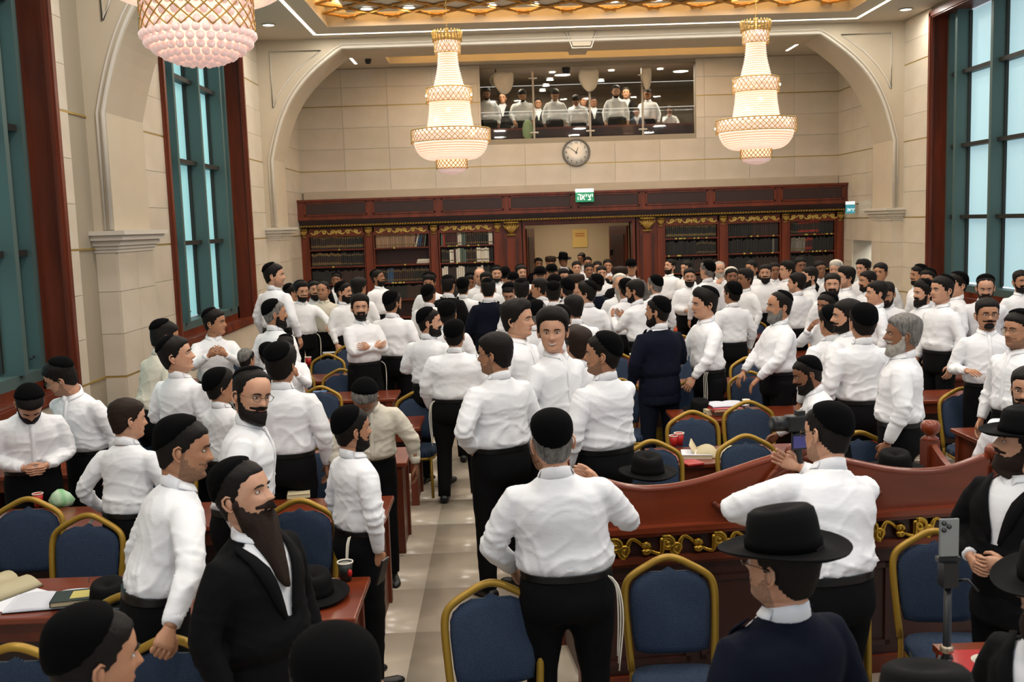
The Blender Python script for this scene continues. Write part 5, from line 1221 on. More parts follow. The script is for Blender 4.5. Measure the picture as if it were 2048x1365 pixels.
# ---------------------------------------------------------------- carved desk in the foreground
desk = thing('carved_desk', 'carved mahogany desk with gilt scroll frieze in the right foreground', 'desk', (.42, 5.42, 0), math.radians(6.0)); DW = 2.42
def crest(u):   # height of the curved board along its length, 0..1
    K = [(0, 1.27), (.04, 1.22), (.10, 1.165), (.18, 1.15), (.27, 1.175), (.36, 1.235), (.44, 1.285), (.5, 1.32), (.56, 1.285), (.64, 1.235), (.73, 1.175), (.82, 1.15), (.90, 1.165), (.96, 1.22), (1, 1.25)]
    return float(np.interp(u, [k[0] for k in K], [k[1] for k in K]))
us = np.linspace(.02, .98, 49); top = np.array([(u*DW, crest(u)) for u in us]); top[:, 1] = np.convolve(np.pad(top[:, 1], 2, 'edge'), np.ones(5)/5, 'valid')
mb = MB(); V = []; n = len(us)
for y in (0, .045): V += [(x, y, .955) for x, z in top]+[(x, y, z) for x, z in top]
F = []
for i in range(n-1): F += [(i, i+1, n+i+1, n+i), (2*n+i+1, 2*n+i, 3*n+i, 3*n+i+1), (n+i, n+i+1, 3*n+i+1, 3*n+i)]
mb.add(V, [F]); mb.build('crest_board', M_woodh, desk, False)
MB().tube([(x, .022, z) for x, z in top], .026, 8).build('crest_moulding', M_woodh, desk)
mb = MB(); mb.box(-.03, DW+.03, -.06, .10, .93, .96); mb.box(-.02, DW+.02, -.04, .08, .905, .93); mb.build('ledge', M_woodh, desk, False)
box('frieze_board', M_woodd, 0, DW, -.01, .08, .79, .91, desk); mb = MB(); mb.box(-.02, DW+.02, -.045, .08, .755, .79); mb.box(0, DW, -.03, .08, .735, .755); mb.build('lower_moulding', M_wood, desk, False)
box('front_panel', M_woodd, 0, DW, 0, .06, .08, .74, desk); box('plinth', M_wood, -.02, DW+.02, -.03, .08, 0, .10, desk)
for k in range(4): mb = MB(); x0 = .06+k*.59; [mb.box(*b) for b in ((x0, x0+.53, -.015, 0, .62, .65), (x0, x0+.53, -.015, 0, .16, .19), (x0, x0+.03, -.015, 0, .16, .65), (x0+.50, x0+.53, -.015, 0, .16, .65))]; mb.build('panel_moulding', M_woodd, desk, False)
sm = mesh_from(scroll_mesh(.295, .118, th=.0155), 'scroll', mat('bright_gilt', '#b8923a', .28, 1.0))
for k in range(8): link('scroll', sm, desk, (.04+k*.296, -.026, .790))
# acanthus carving either side of the crest
for sd in (-1, 1):
    cx = DW/2
    for q in range(5):
        P = catmull([(cx+sd*(.02+.012*q), -.012, 1.30-.03*q), (cx+sd*(.10+.035*q), -.03, 1.27-.045*q), (cx+sd*(.16+.05*q), -.025, 1.18-.045*q), (cx+sd*(.22+.06*q), -.01, 1.10-.035*q+.004*q*q)], 5); MB().tube(P, np.linspace(.022, .009, len(P)), 7).build('acanthus_leaf', M_wood, desk)
    P = catmull([(cx+sd*.10, -.02, .98), (cx+sd*.24, -.035, 1.03), (cx+sd*.36, -.025, 1.05), (cx+sd*.45, -.03, 1.045), (cx+sd*.49, -.03, 1.075)], 6); MB().tube(P, np.linspace(.035, .014, len(P)), 8).build('acanthus_leaf', M_wood, desk)
MB().ball((DW/2, -.01, 1.33), (.07, .035, .05), 12, 8).build('shell_ornament', M_wood, desk)
def post(x, y, zt=1.22):
    p = MB(); p.box(x-.045, x+.045, y-.045, y+.045, 0, zt); o = p.build('post', M_wood, desk, False); f = MB().lathe([(.05, 0), (.055, .01), (.035, .025), (.03, .035), (.052, .05), (.062, .075), (.060, .10), (.045, .122), (.0, .130)], 20, (x, y, zt)); f.build('finial', M_woodh, o)
for x in (0, DW): post(x, .02, 1.17); post(x, .74, 1.17)
for x in (0, DW):
    mb = MB(); ys = np.linspace(.06, .70, 17); zz = 1.15-.12*np.sin(np.linspace(0, PI, 17)); V = [(x-.02, y, .93) for y in ys]+[(x-.02, y, z) for y, z in zip(ys, zz)]+[(x+.02, y, .93) for y in ys]+[(x+.02, y, z) for y, z in zip(ys, zz)]; n = 17; F = []
    for i in range(n-1): F += [(i, i+1, n+i+1, n+i), (2*n+i+1, 2*n+i, 3*n+i, 3*n+i+1), (n+i, n+i+1, 3*n+i+1, 3*n+i)]
    mb.add(V, [F]); mb.build('side_board', M_woodh, desk, False); box('side_panel', M_woodd, x-.02, x+.02, .06, .70, .05, .93, desk)
box('desk_surface', M_woodh, .02, DW-.02, .05, .74, .90, .93, desk)
# ---------------------------------------------------------------- people
U = dict
def PP(*a, **k): return person(*a, **k)
D2 = ('down', 'down')
# foreground
PP(500, 915, 1.78, 62, 'man in a black suit with a very long dark beard, looking up to the right', ('down', 'down'), hy=12, hp=-12, kip='big', beard=4, bc='b', style='buzz', wear='suit', girth=1.05, skin=0)
PP(385, 832, 1.79, 125, 'man in a large black cap leaning his straight arm on the chair back', (('down'), ((.38, -.02, 1.18), (.52, -.10, .99))), hy=-22, hp=-6, kip='big', beard=1, style='buzz', lean=16, skin=1, curl=(.35, 1.1), girth=.98)
PP(1100, 814, 1.80, 182, 'broad man seen squarely from behind by the aisle chair, cap on greying hair', (((.31, .0, 1.14), (.25, .13, .95)), ((.30, .07, 1.17), (.20, .24, 1.34))), hy=2, kip='big', hair='g', style='buzz', girth=1.18, tz=2*-1, side=4, skin=0)
PP(1655, 798, 1.79, 200, 'photographer from behind raising a camera on a stick, black cap and glasses', (((.30, .10, 1.30), (.22, .28, 1.20)), ((.28, .22, 1.36), (.10, .36, 1.47))), hy=10, hp=2, kip='big', hair='k', style='buzz', girth=1.25, glasses=1, lean=10, side=-9, skin=0, beard=1)
PP(1562, 1008, 1.78, 205, 'man in a wide black felt hat and navy suit, purple tie, seen from behind', D2, hy=18, kip='hat', wear='navy', glasses=1, beard=1, skin=0, girth=1.05, tie=1, style='short')
PP(172, 1203, 1.73, 150, 'blurred near head with a black cap and bare temple at the bottom left', D2, hy=-20, kip='big', style='buzz', hp=5, skin=1)
PP(665, 1242, 1.80, 190, 'near head from behind under a dark navy cap at the bottom centre', D2, kip='big', style='buzz', skin=1, hy=14)
PP(2038, 812, 1.74, -62, 'bearded man in a black suit and hat looking left, hands folded, at the right edge', (((.26, .03, 1.17), (.02, .24, 1.05)), ((.26, .03, 1.17), (.0, .27, 1.00))), hy=-46, hp=-8, kip='hat', beard=3, wear='suit', skin=0, girth=1.1, curl=(.6, .6), bc='b')
PP(2112, 1072, 1.68, -60, 'spectacled man in a black hat cut off by the lower right edge', D2, kip='hat', beard=3, bc='b', wear='suit', glasses=1, skin=0, hy=-14)
PP(1850, 1322, 1.72, 180, 'black hat crown just rising over the bottom edge beside the tripod', D2, kip='hat', wear='suit')
PP(705, 809, 1.66, 125, 'bearded man by the table end holding a phone low in his hand', (('down'), ((.24, -.02, 1.14), (.20, .02, .90))), hy=-2, kip='big', beard=2, style='buzz', tz=-2, skin=1, curl=(.3, .8), girth=.98)
PP(738, 744, 1.62, 12, 'grey-bearded man bending forward in a cream shirt, leather belt, looking down', (((.30, .06, 1.17), (.34, .12, .94)), ((.28, .10, 1.17), (.26, .24, .98))), hp=32, hy=-22, kip='big', hair='g', bc='w', beard=2, wear='cream', girth=1.08, lean=22, belly=.05, skin=2, step=.12)
PP(253, 797, 1.64, 168, 'bare-headed slim man from behind with white tassels at both hips', (((.30, -.04, 1.16), (.27, .12, .96)), ((.27, .03, 1.16), (.24, .16, .95))), hy=-38, hp=0, style='short', hair='b', tz=1, skin=0, girth=.92, lean=6)
PP(515, 738, 1.87, 95, 'balding man with wire glasses and full dark beard, mouth open, turned to the camera', ('down', ('down')), hy=-48, style='receding', kip='small', beard=3, glasses=1, skin=0, girth=1.1, lean=10)
PP(560, 690, 1.84, 178, 'man with tall dark hair seen from behind beside the balding spectacled man', (('down'), ('down')), hy=-12, style='thick', kip='small', skin=1, girth=1.08, tz=0)
PP(25, 752, 1.72, 30, 'dark-bearded man at the left edge bowing over his joined hands', ('clasp', 'clasp'), hp=38, lean=14, beard=3, kip='big', style='short', skin=0, girth=1.1, curl=(.5, .5), dx=.1)
PP(125, 717, 1.78, -20, 'man with rimless glasses in profile, leaning toward the man at the left edge', (('down'), ('back')), hy=-58, hp=16, glasses=1, kip='small', style='short', lean=14, skin=0, beard=1)
PP(357, 672, 1.84, 150, 'man with a dark green cap in right profile, standing by the wall pier', (('bent'), ('bent')), hy=-52, hp=-8, kip='small', style='short', skin=0, girth=1.05, tz=0)
PP(333, 642, 1.84, 140, 'man half hidden by the wall pier, short dark hair, pale shirt, leaning right', (('reach'), ('down')), hy=-15, style='short', kip='small', skin=1, lean=14, wear='cream')
PP(424, 619, 1.83, 20, 'man below the left window clapping his raised hands, face in profile', ('clap', 'clap'), hy=62, style='short', kip='small', skin=1, lean=4)
PP(440, 738, 1.62, 150, 'dark round head seen from behind just left of the balding spectacled man', D2, hy=-25, kip='big', style='thick', skin=1)
PP(494, 698, 1.45, 150, 'low dark flat cap with a grey band behind the balding man', D2, kip='grey', style='buzz', skin=1)
PP(536, 683, 1.55, 170, 'small capped head from behind, left of the tall-haired man', D2, kip='big', style='buzz', skin=1)
PP(572, 670, 1.52, 10, 'young man peering past the tall-haired man, holding a red cup', ('phone', 'phone'), hy=-15, hp=10, kip='small', style='short', skin=1)
PP(548, 597, 1.92, 148, 'bearded man from behind with a black cap over cropped hair, below the standing man', D2, hy=-35, kip='big', style='buzz', beard=3, skin=1, hair='g', bc='k', girth=1.05)
PP(547, 527, 1.80, 150, 'man raised above the crowd on a chair by the far pier, in right profile', D2, hy=-55, kip='small', style='short', beard=1, skin=0, base=.47)
PP(602, 564, 1.87, 28, 'smiling man with glasses and short beard reaching one hand over the chairs', (('reach'), ('down')), hy=8, hp=2, glasses=1, beard=2, style='thick', kip='small', skin=0, tz=1, girth=1.02, smile=1)
PP(583, 568, 1.70, 120, 'face half hidden behind the smiling spectacled man by the pier', D2, kip='small', skin=1)
PP(628, 562, 1.74, 25, 'black-bearded man just right of the smiling spectacled man', D2, beard=3, kip='small', skin=0)
PP(646, 563, 1.73, 10, 'balding man in a cream shirt before the leftmost bookcase', D2, style='receding', wear='cream', skin=1, hy=-20, beard=1)
PP(687, 563, 1.76, 55, 'long-bearded man in right profile before the leftmost bookcase', D2, beard=3, kip='big', skin=0, hy=20)
PP(672, 545, 1.70, 0, 'shadowed face at the foot of the leftmost bookcase', D2, skin=2, wear='black', kip='big')
PP(717, 557, 1.76, 170, 'man with bushy black hair from behind, left of the man facing the bookcase', D2, style='curly', hy=-25, skin=1)
PP(758, 540, 1.78, 42, 'bearded man standing clear before the second bookcase, looking right', D2, beard=2, kip='small', hy=30, hp=-10, skin=2)
PP(722, 590, 1.89, 38, 'bearded man with firmly crossed arms leaning on a table, looking at the camera', ('cross', 'cross'), hy=-25, beard=2, style='thick', kip=None, skin=0, girth=1.02, step=.2, tz=2)
PP(784, 580, 1.88, 160, 'broad man from behind with a big black cap, right of the arm-crossing man', ('bent', 'bent'), hy=-22, kip='big', style='buzz', girth=1.2, beard=2, skin=1)
PP(857, 569, 1.70, 165, 'round dark head from behind, in front of the curly-haired face', D2, hy=-18, kip='big', style='short', skin=1)
PP(858, 546, 1.74, -5, 'face under curly black hair before the second bookcase', D2, style='curly', kip='big', skin=1, hp=12)
PP(856, 613, 1.84, 158, 'smiling man with a dark beard looking over his right shoulder, back turned', ('bent', 'down'), hy=-65, beard=3, kip='big', style='buzz', skin=0, girth=1.04, smile=1)
PP(894, 601, 1.72, 178, 'dark head behind the smiling bearded man\'s shoulder', D2, hy=-10, kip='big', style='short', skin=1)
PP(908, 639, 1.76, 178, 'very large man from behind in the aisle, full white shirt and black trousers', (('down'), ('down')), hy=-12, kip='big', style='short', girth=1.34, belly=.04, tz=1, skin=1, step=-.05, asis=1)
PP(896, 551, 1.78, 165, 'man in a black hat and dark suit from behind, left of the white-shirted back', D2, kip='cap', wear='suit', hy=-10, skin=1)
PP(925, 555, 1.84, 180, 'man in a broad white shirt from behind, standing alone up the aisle', (('bent'), ('bent')), hy=-10, kip='big', style='short', girth=1.12, skin=1)
PP(976, 557, 1.78, 178, 'man in a navy suit and black cap from behind, up the aisle', D2, kip='cap', wear='navy', skin=0)
PP(940, 543, 1.72, 5, 'dark bowed face between the white-shirted back and the bookcase', D2, hp=20, kip='big', skin=2)
PP(959, 536, 1.78, 0, 'bald pale face looking down before the third bookcase', D2, style='bald', beard=1, skin=0, hp=5)
PP(972, 546, 1.72, 5, 'flat dark hair just above the navy-suited back', D2, skin=1, style='thick')
PP(992, 531, 1.78, 10, 'pale bearded face at the right end of the third bookcase', D2, kip='big', beard=2, skin=0)
PP(1011, 532, 1.84, -10, 'man in a grey suit and black hat looking down, left of the doorway', D2, kip='cap', wear='grey', hp=25, skin=0)
PP(1026, 545, 1.74, 0, 'reddish face between the grey-suited man and the doorway post', D2, kip='cap', skin=0)
PP(1042, 530, 1.78, 20, 'bearded face turned right at the left doorway post', D2, kip='small', beard=2, skin=0)
PP(1019, 561, 1.74, -8, 'man with glasses and a bowed head left of the black-capped back', D2, glasses=2, hp=28, kip='big', skin=0)
PP(1043, 558, 1.80, 175, 'black-haired man from behind in front of the doorway post', D2, kip='cap', skin=1, girth=1.05)
# passage crowd
for px, py, f, lb, kw in ((1077, 516, 10, 'shadowed face at the left side of the doorway', U(skin=2, wear='black')), (1101, 508, 0, 'wide dark fur hat deep in the doorway', U(kip='fur', wear='suit', skin=1)), (1127, 505, 30, 'black hat with an upturned brim deep in the doorway', U(kip='hat', wear='suit', skin=2)),
  (1162, 507, -30, 'head in left profile deep in the doorway below the notice', U(kip='small', skin=1)), (1175, 514, 0, 'small spectacled face under the wall notice', U(glasses=2, skin=1)), (1153, 523, 0, 'young face right of the deep dark hats', U(skin=0, beard=1)),
  (1178, 527, 0, 'tanned face in the middle of the doorway', U(skin=2, beard=1)), (1203, 532, 0, 'open-mouthed youth in a white shirt in the doorway', U(skin=0)), (1195, 523, 0, 'low dark fringe behind the open-mouthed youth', U(skin=1, wear='black')),
  (1215, 519, 0, 'man in the doorway raising a phone high above his face', U(skin=1, wear='suit', arms=('clap', 'clap'))), (1241, 527, 0, 'youth with a wide black hat near the right doorway side', U(kip='fur', skin=0, wear='suit')), (1262, 519, 0, 'man in a dark hat and grey vest at the right doorway post', U(kip='cap', skin=1, wear='grey')),
  (1152, 541, 0, 'pale youth in a round black fur hat at the front of the doorway', U(kip='fur', skin=0, wear='suit')), (1103, 529, 0, 'face shaded by a black brim, left in the doorway', U(kip='cap', skin=1, wear='suit')), (1127, 539, 10, 'long-haired profile left of the round fur hat', U(skin=0, style='thick')),
  (1080, 534, 0, 'black hat low at the left doorway side', U(kip='cap', skin=1, wear='suit'))):
    PP(px, py, 1.81 if kw.get('kip') in (None, 'small') else 1.92, f, lb, **kw)
for px, py, f, lb, kw in ((1083, 556, 160, 'short-haired man in left profile before the doorway', U(hy=95, skin=1, style='short')), (1109, 549, 176, 'dark capped head from behind before the doorway', U(kip='big', skin=1)), (1106, 564, 178, 'white-shirted back holding a red cup before the doorway', U(kip='small', skin=1, arms=('bent', 'bent'))),
  (1135, 556, 160, 'bearded man turned away with an orange dot beside him', U(hy=60, beard=2, skin=0, kip='big')), (1174, 565, 190, 'man with thick black hair from behind in left profile, white shirt', U(hy=60, style='thick', skin=0, kip='small')), (1191, 548, 195, 'man in a dark suit jacket from behind before the open-mouthed youth', U(wear='navy', hy=40, skin=1, kip='big')),
  (1240, 549, 0, 'old man with a long white beard and white cap in the crowd', U(beard=4, hair='w', kip='white', skin=0, style='receding')), (1267, 560, 225, 'man in left profile filming with a raised phone', U(arms=('phone', 'phone'), skin=1, beard=2, lean=8, hy=20, style='short')),
  (1250, 557, 200, 'black cap just behind the phone-filming man', U(kip='big', skin=1)), (1309, 549, 205, 'grey-haired man with a black cap from behind, right of the phone-filming man', U(hair='g', kip='big', skin=0, style='buzz', beard=2, bc='g', hy=15))):
    PP(px, py, 1.75, f, lb, **kw)
PP(1316, 591, 1.90, 200, 'man in a dark navy suit jacket from behind, white collar and black cap', (('down'), ('clasp')), hy=40, kip='big', beard=3, wear='navy', skin=1, girth=1.08, style='buzz')
PP(1037, 602, 2.0, 60, 'young man with thick black hair looking right with wide eyes', D2, hy=8, style='thick', skin=0, beard=0)
PP(1071, 600, 1.72, 170, 'grey-haired man with a black cap from behind, between the two young men', D2, hair='g', kip='big', style='short', hy=-35, skin=1)
PP(1112, 617, 2.02, 38, 'smiling clean-shaven young man facing the camera', (('down'), ('down')), hy=-44, hp=4, style='thick', skin=0, girth=.9, smile=1)
PP(1127, 618, 1.70, 180, 'dark head close behind the smiling young man', D2, kip='big', skin=1, dy=.5)
PP(1149, 588, 1.87, 175, 'man with cropped dark hair from behind above the smiling young man', D2, hy=40, style='buzz', kip=None, skin=2, girth=1.1)
PP(1156, 656, 1.70, 185, 'brown-haired head from behind between the smiling youth and the capped man', D2, hair='b', style='thick', skin=0, hy=20)
PP(1205, 661, 1.90, 215, 'man in left profile with a black cap, full white shirt, in mid aisle', (('down'), ('reach')), hy=38, kip='big', style='buzz', beard=1, skin=1, girth=1.1)
PP(992, 664, 1.90, 215, 'man with glasses in left profile, white shirt, hand in pocket, in mid aisle', (('pocket'), ('down')), hy=30, style='short', glasses=1, beard=1, skin=1, girth=1.1, hp=4)
# right side, far rows
RT = [(1337, 519, 1.74, -40, 'man looking up to the left before the bay right of the doorway', U(hp=-12, beard=2, skin=0, hy=-15)), (1371, 522, 1.74, -60, 'man in left profile before the bay right of the doorway', U(skin=0, hy=10, style='short')), (1379, 537, 1.72, -8, 'bearded man with glasses and folded hands facing the camera, right hall', U(glasses=1, beard=3, skin=0, arms=('clasp', 'clasp'), girth=1.1)),
 (1414, 521, 1.96, 200, 'tall man from behind with black and grey hair, white shirt, right hall', U(hair='g', kip='big', hy=20, skin=0, style='short', girth=1.1)), (1439, 523, 1.74, 0, 'old white-haired bearded man behind the tall grey-haired back', U(hair='w', beard=3, style='receding', skin=0, arms=('down', 'face'))), (1463, 536, 1.72, 0, 'man in a white knitted cap, right hall', U(kip='white', skin=2, beard=1)),
 (1489, 539, 1.74, -60, 'slim man in left profile with his hand hanging down, right hall', U(hy=-10, skin=2, style='thick', girth=.92)), (1503, 521, 1.74, -30, 'clean-shaven man before the bay second from the right', U(hy=-20, skin=1)), (1531, 529, 1.74, -20, 'stout dark-bearded man facing left of the camera', U(beard=3, skin=0, girth=1.15)),
 (1549, 525, 1.72, 0, 'small face right of the stout dark-bearded man', U(skin=2)), (1572, 523, 1.76, -80, 'man in sharp left profile before the second pilaster from the right', U(skin=0, style='thick')), (1593, 545, 1.76, 210, 'stout man with trimmed beard in left profile, thick black hair', U(hy=30, style='short', beard=1, skin=0, girth=1.15)),
 (1601, 515, 1.78, 5, 'spectacled smiling man high before the rightmost bay', U(glasses=2, skin=2)), (1617, 534, 1.76, -95, 'bearded man in left profile below the rightmost bay', U(hy=10, beard=3, skin=0)), (1640, 522, 1.74, 5, 'dark-skinned young face before the rightmost bay', U(skin=2, style='short', wear='black')),
 (1671, 522, 1.76, -35, 'old man with a white beard and white cap before the rightmost bay', U(kip='white', hair='w', beard=3, skin=0)), (1665, 547, 1.74, -20, 'dark-bearded face between two left profiles, right hall', U(beard=3, skin=0)), (1690, 535, 1.78, -85, 'man with thick dark hair and straight nose in left profile, right hall', U(style='thick', skin=0, beard=1)),
 (1464, 563, 1.72, 195, 'man from behind with black cap and belt, left of the slim man', U(kip='big', hy=20, skin=1)), (1652, 585, 1.68, -60, 'dark-haired man holding a hand to his mouth', U(arms=('down', 'face'), skin=2, beard=1, kip='big', girth=.95)),
 (1725, 520, 1.78, -60, 'man with thick black hair before the white side door', U(style='thick', skin=0)), (1733, 542, 1.74, -80, 'bearded man in left profile below the side door', U(beard=2, skin=1)), (1761, 526, 1.74, -30, 'dark-haired man at the right of the side door', U(skin=1, hy=-10)),
 (1751, 562, 1.76, -95, 'slim man in left profile with neat black hair and tassels', U(skin=0, style='short', tz=1)), (1774, 562, 1.72, -30, 'long-bearded man looking down to the left by the pier', U(beard=3, hp=18, skin=1, arms=('reach', 'down'))), (1836, 529, 1.76, -85, 'man in left profile before the right pier', U(beard=2, kip='big', skin=1)), (1855, 537, 1.74, -40, 'head half hidden behind the man before the right pier', U(kip='big', skin=1)),
 (1845, 561, 1.74, -80, 'man in left profile with a long black beard, right hall', U(beard=3, kip='big', skin=0, style='thick')), (1882, 552, 1.92, -75, 'tall clean-shaven man in left profile with receding dark hair', U(style='short', kip='small', skin=0, tz=0, arms=('down', 'down'))), (1911, 544, 1.78, -100, 'man from behind below the right window', U(hy=20, kip='big', skin=0)),
 (1972, 550, 1.78, -22, 'reddish-bearded man leaning forward beneath the right window', U(beard=3, bc='b', skin=0, lean=14, kip='big', style='receding')), (2044, 541, 1.82, -5, 'dark-bearded man at the right edge beneath the window', U(beard=2, skin=1)), (1976, 597, 1.83, -12, 'man with glasses and goatee talking with his hands, facing the camera', U(glasses=2, beard=5, skin=1, arms=('clasp', 'bent'))),
 (2036, 620, 1.84, -70, 'spectacled man in left profile at the right edge', U(glasses=1, beard=1, skin=1, kip='big')), (1803, 627, 1.88, -115, 'man with grey hair and grey beard in left profile, tucked white shirt', U(hair='g', bc='w', beard=3, skin=2, style='short', hy=10, arms=('down', 'down'), girth=1.1)),
 (1692, 598, 1.90, 225, 'burly man in left profile with a full white shirt, right hall', U(hy=35, style='short', beard=2, skin=0, girth=1.25, belly=.03)), (1724, 607, 1.76, 185, 'dark cap tight behind the burly man\'s head', U(kip='big', skin=1)), (1659, 610, 1.70, 200, 'dark hair just left of the burly man\'s face', U(kip='big', skin=1)),
 (2056, 735, 1.70, -40, 'bearded spectacled face cut by the right edge above the suit man', U(glasses=1, beard=3, skin=0)), (1405, 578, 1.93, -75, 'man in left profile with wavy black hair, one hand on a chair back', U(style='thick', kip='small', skin=0, arms=(((.26, .10, 1.18), (.20, .24, .95)), 'rest'), tz=2, hy=-5, lean=4)),
 (1556, 583, 1.90, -85, 'man with a long grey beard in left profile, hands on chair backs', U(beard=3, bc='g', hair='k', skin=1, style='receding', kip='small', arms=('rest', 'rest'), girth=1.15, belly=.03)), (1605, 714, 1.56, -112, 'dark-bearded man with a black cap stretching one arm along the chairs', U(hy=15, kip='big', beard=3, skin=2, arms=('down', ((.30, .22, 1.22), (.30, .50, 1.10))), lean=18, style='buzz'))]
for px, py, h, f, lb, kw in RT: PP(px, py, h, f, lb, **kw)
# gallery
GL = [(972, 173, 24.95, 0, 'man in a white shirt at the left end of the upper gallery', U(hp=25, beard=2, skin=2)), (1004, 184, 25.7, 0, 'spectacled face behind the left gallery bag', U(glasses=2, skin=1, wear='black')), (1044, 177, 24.95, 0, 'stout bearded man leaning at the gallery glass', U(hp=30, beard=2, skin=1, girth=1.15, arms=('rest', 'rest'))),
 (1076, 196, 25.8, 0, 'small masked face by the first gallery post', U(glasses=2, skin=1, wear='black')), (1109, 175, 24.95, 0, 'man with bowed head between the first and second gallery posts', U(hp=35, skin=1, beard=1)), (1152, 186, 25.0, -15, 'man bending over a book left of the second gallery post', U(hp=35, skin=1, lean=12)),
 (1168, 191, 25.7, 10, 'man in a waistcoat half behind the second gallery post', U(skin=1, wear='suit')), (1187, 194, 25.6, 0, 'dark figure right of the second gallery post', U(skin=2, wear='suit')), (1231, 169, 24.95, 0, 'tall bearded man in a white shirt behind the gallery glass', U(hp=25, beard=2, skin=0, style='receding')),
 (1252, 174, 25.6, -10, 'man in a black jacket behind the tall gallery man', U(skin=1, wear='suit')), (1295, 177, 25.2, -20, 'man in a cap at the third gallery post', U(skin=2, kip='small', hp=10))]
for px, py, Y, f, lb, kw in GL:
    d = (px-1024)/FPX*CR-(py-682.5)/FPX*CU+CF; t_ = Y/d[1]; z = CAM_H+d[2]*t_
    person(0, 0, max(z-GF, 1.2), f, lb, at=(d[0]*t_, Y), base=GF, lod=0, **kw)
for px, py, Y, lb, nm, kw in ((1273, 216, 25.0, 'child with fair hair looking down from the gallery', 'child', U(hair='b', wear='denim')), (1339, 211, 25.0, 'man seated at the right end of the gallery, chin on hand', 'person', U(arms=('table', 'face')))):
    d = (px-1024)/FPX*CR-(py-682.5)/FPX*CU+CF; t_ = Y/d[1]; z = CAM_H+d[2]*t_
    person(0, 0, z-GF, 0, lb, at=(d[0]*t_, Y), base=GF, lod=0, name=nm, **(kw if nm == 'child' else U(sit=0, skin=2, **kw)))
TABLES = [(o.location.x-max(abs(c[0]) for ch in o.children if ch.name.startswith('tabletop') for c in ch.bound_box), o.location.x+max(abs(c[0]) for ch in o.children if ch.name.startswith('tabletop') for c in ch.bound_box), o.location.y, .60) for o in S.objects if o.name.startswith('study_table')]
settle(TABLES)
run_jobs()
# ---------------------------------------------------------------- small things
M_paper = mat('paper', '#d9dbe2', .7); M_cream = mat('cream_paper', '#cfc3a0', .7, noise=(3, '#c2b48e', (1, 1, 1), 2)); M_red = mat('red_cover', '#a5161a', .4, coat=.3); M_cupw = mat('cup_white', '#e2ddcf', .6); M_cupr = mat('cup_red', '#b01a18', .45); M_cupd = mat('cup_dark', '#1a1f1a', .45)
def cup(px, py, z, label, m_, s=1.0, ring=None, lid=False):
    x, y = floor_spot(px, py, z+.09*s); t = thing('paper_cup', label, 'cup', (x, y, z))
    MB().lathe([(.0, 0), (.026*s, 0), (.036*s, .09*s), (.033*s, .09*s), (.024*s, .006), (0, .006)], 20).build('body', m_, t)
    MB().lathe([(.035*s, .086*s), (.0385*s, .088*s), (.0385*s, .094*s), (.034*s, .094*s)], 20).build('rim', M_cupw, t)
    MB().lathe([(0, .080*s), (.033*s, .080*s), (.033*s, .082*s), (0, .083*s)][::-1], 16).build('drink', M_cream if not lid else M_cupw, t)
    if ring: c_ = MB().ball((.024*s, -.024*s, .045*s), (.012*s, .012*s, .018*s), 10, 8); c_.build('emblem', M_cupr, t)
TZ = .76
cup(690, 1125, TZ, 'dark paper cup with a cream lid beside the black hat on the near table', M_cupd, 1.15, 1, True); cup(1347, 872, TZ, 'smaller left-hand red paper cup on the right-hall table', M_cupr); cup(1358, 867, TZ, 'taller right-hand red paper cup on the right-hall table', M_cupr, 1.15); cup(75, 988, TZ, 'white-rimmed red cup on the table at the left edge', M_cupr); cup(616, 715, .98, 'red paper cup held beside the young peering man', M_cupr, 1.1); cup(1492, 800, TZ+.02, 'white cup on the table behind the arched chairs', M_cupw)
def flat(name, label, cat, m_, px, py, z, w, d, h, rz, extra=None):
    x, y = floor_spot(px, py, z+h); o = MB().box(-w/2, w/2, -d/2, d/2, 0, h).build(name, m_, None, False, (x, y, z)); o.rotation_euler = (0, 0, math.radians(rz)); return tag(o, label, cat)
def book(label, px, py, z, w, d, h, rz, cover, block=None):
    x, y = floor_spot(px, py, z+h); t = thing('book', label, 'book', (x, y, z), math.radians(rz)); box('cover', cover, -w/2, w/2, -d/2, d/2, 0, .003, t); box('cover', cover, -w/2, w/2, -d/2, d/2, h-.003, h, t); box('spine', cover, -w/2, -w/2+.004, -d/2, d/2, 0, h, t); box('pages', block or M_cream, -w/2+.004, w/2-.004, -d/2+.004, d/2-.004, .003, h-.003, t); return t
def open_book(label, px, py, z, w, d, rz, mt, lift=.03):
    x, y = floor_spot(px, py, z+.02); t = thing('open_book', label, 'book', (x, y, z), math.radians(rz))
    for sd in (-1, 1):
        a = np.linspace(0, 1, 7); X = sd*a*w/2; Zt = .006+lift*np.sin(a*PI)**.8*(1-a*.5); V = []
        for yy in (-d/2, d/2): V += [(xx, yy, .002) for xx in X]+[(xx, yy, zz+.006) for xx, zz in zip(X, Zt)]
        F = []; n = 7
        for i in range(n-1): F += [(n+i, n+i+1, 3*n+i+1, 3*n+i), (i, n+i, n+i+1, i+1)[::-1], (2*n+i, 2*n+i+1, 3*n+i+1, 3*n+i)]
        F += [(n-1, 2*n-1, 4*n-1, 3*n-1)]
        mb = MB(); mb.add(V, [F]); mb.build('pages', mt, t)
    box('cover', M_leather, -w/2-.005, w/2+.005, -d/2-.005, d/2+.005, 0, .003, t); return t
flat('sheet', 'loose white sheet lying askew under the open notebook', 'paper', M_paper, 40, 1200, TZ+.0, .21, .30, .002, -32); open_book('open white notebook with ruled pages on the near left table', 105, 1197, TZ+.003, .42, .24, 8, M_paper, .012)
open_book('thick open cream book at the left edge of the near table', -5, 1172, TZ, .38, .27, -30, M_cream, .05)
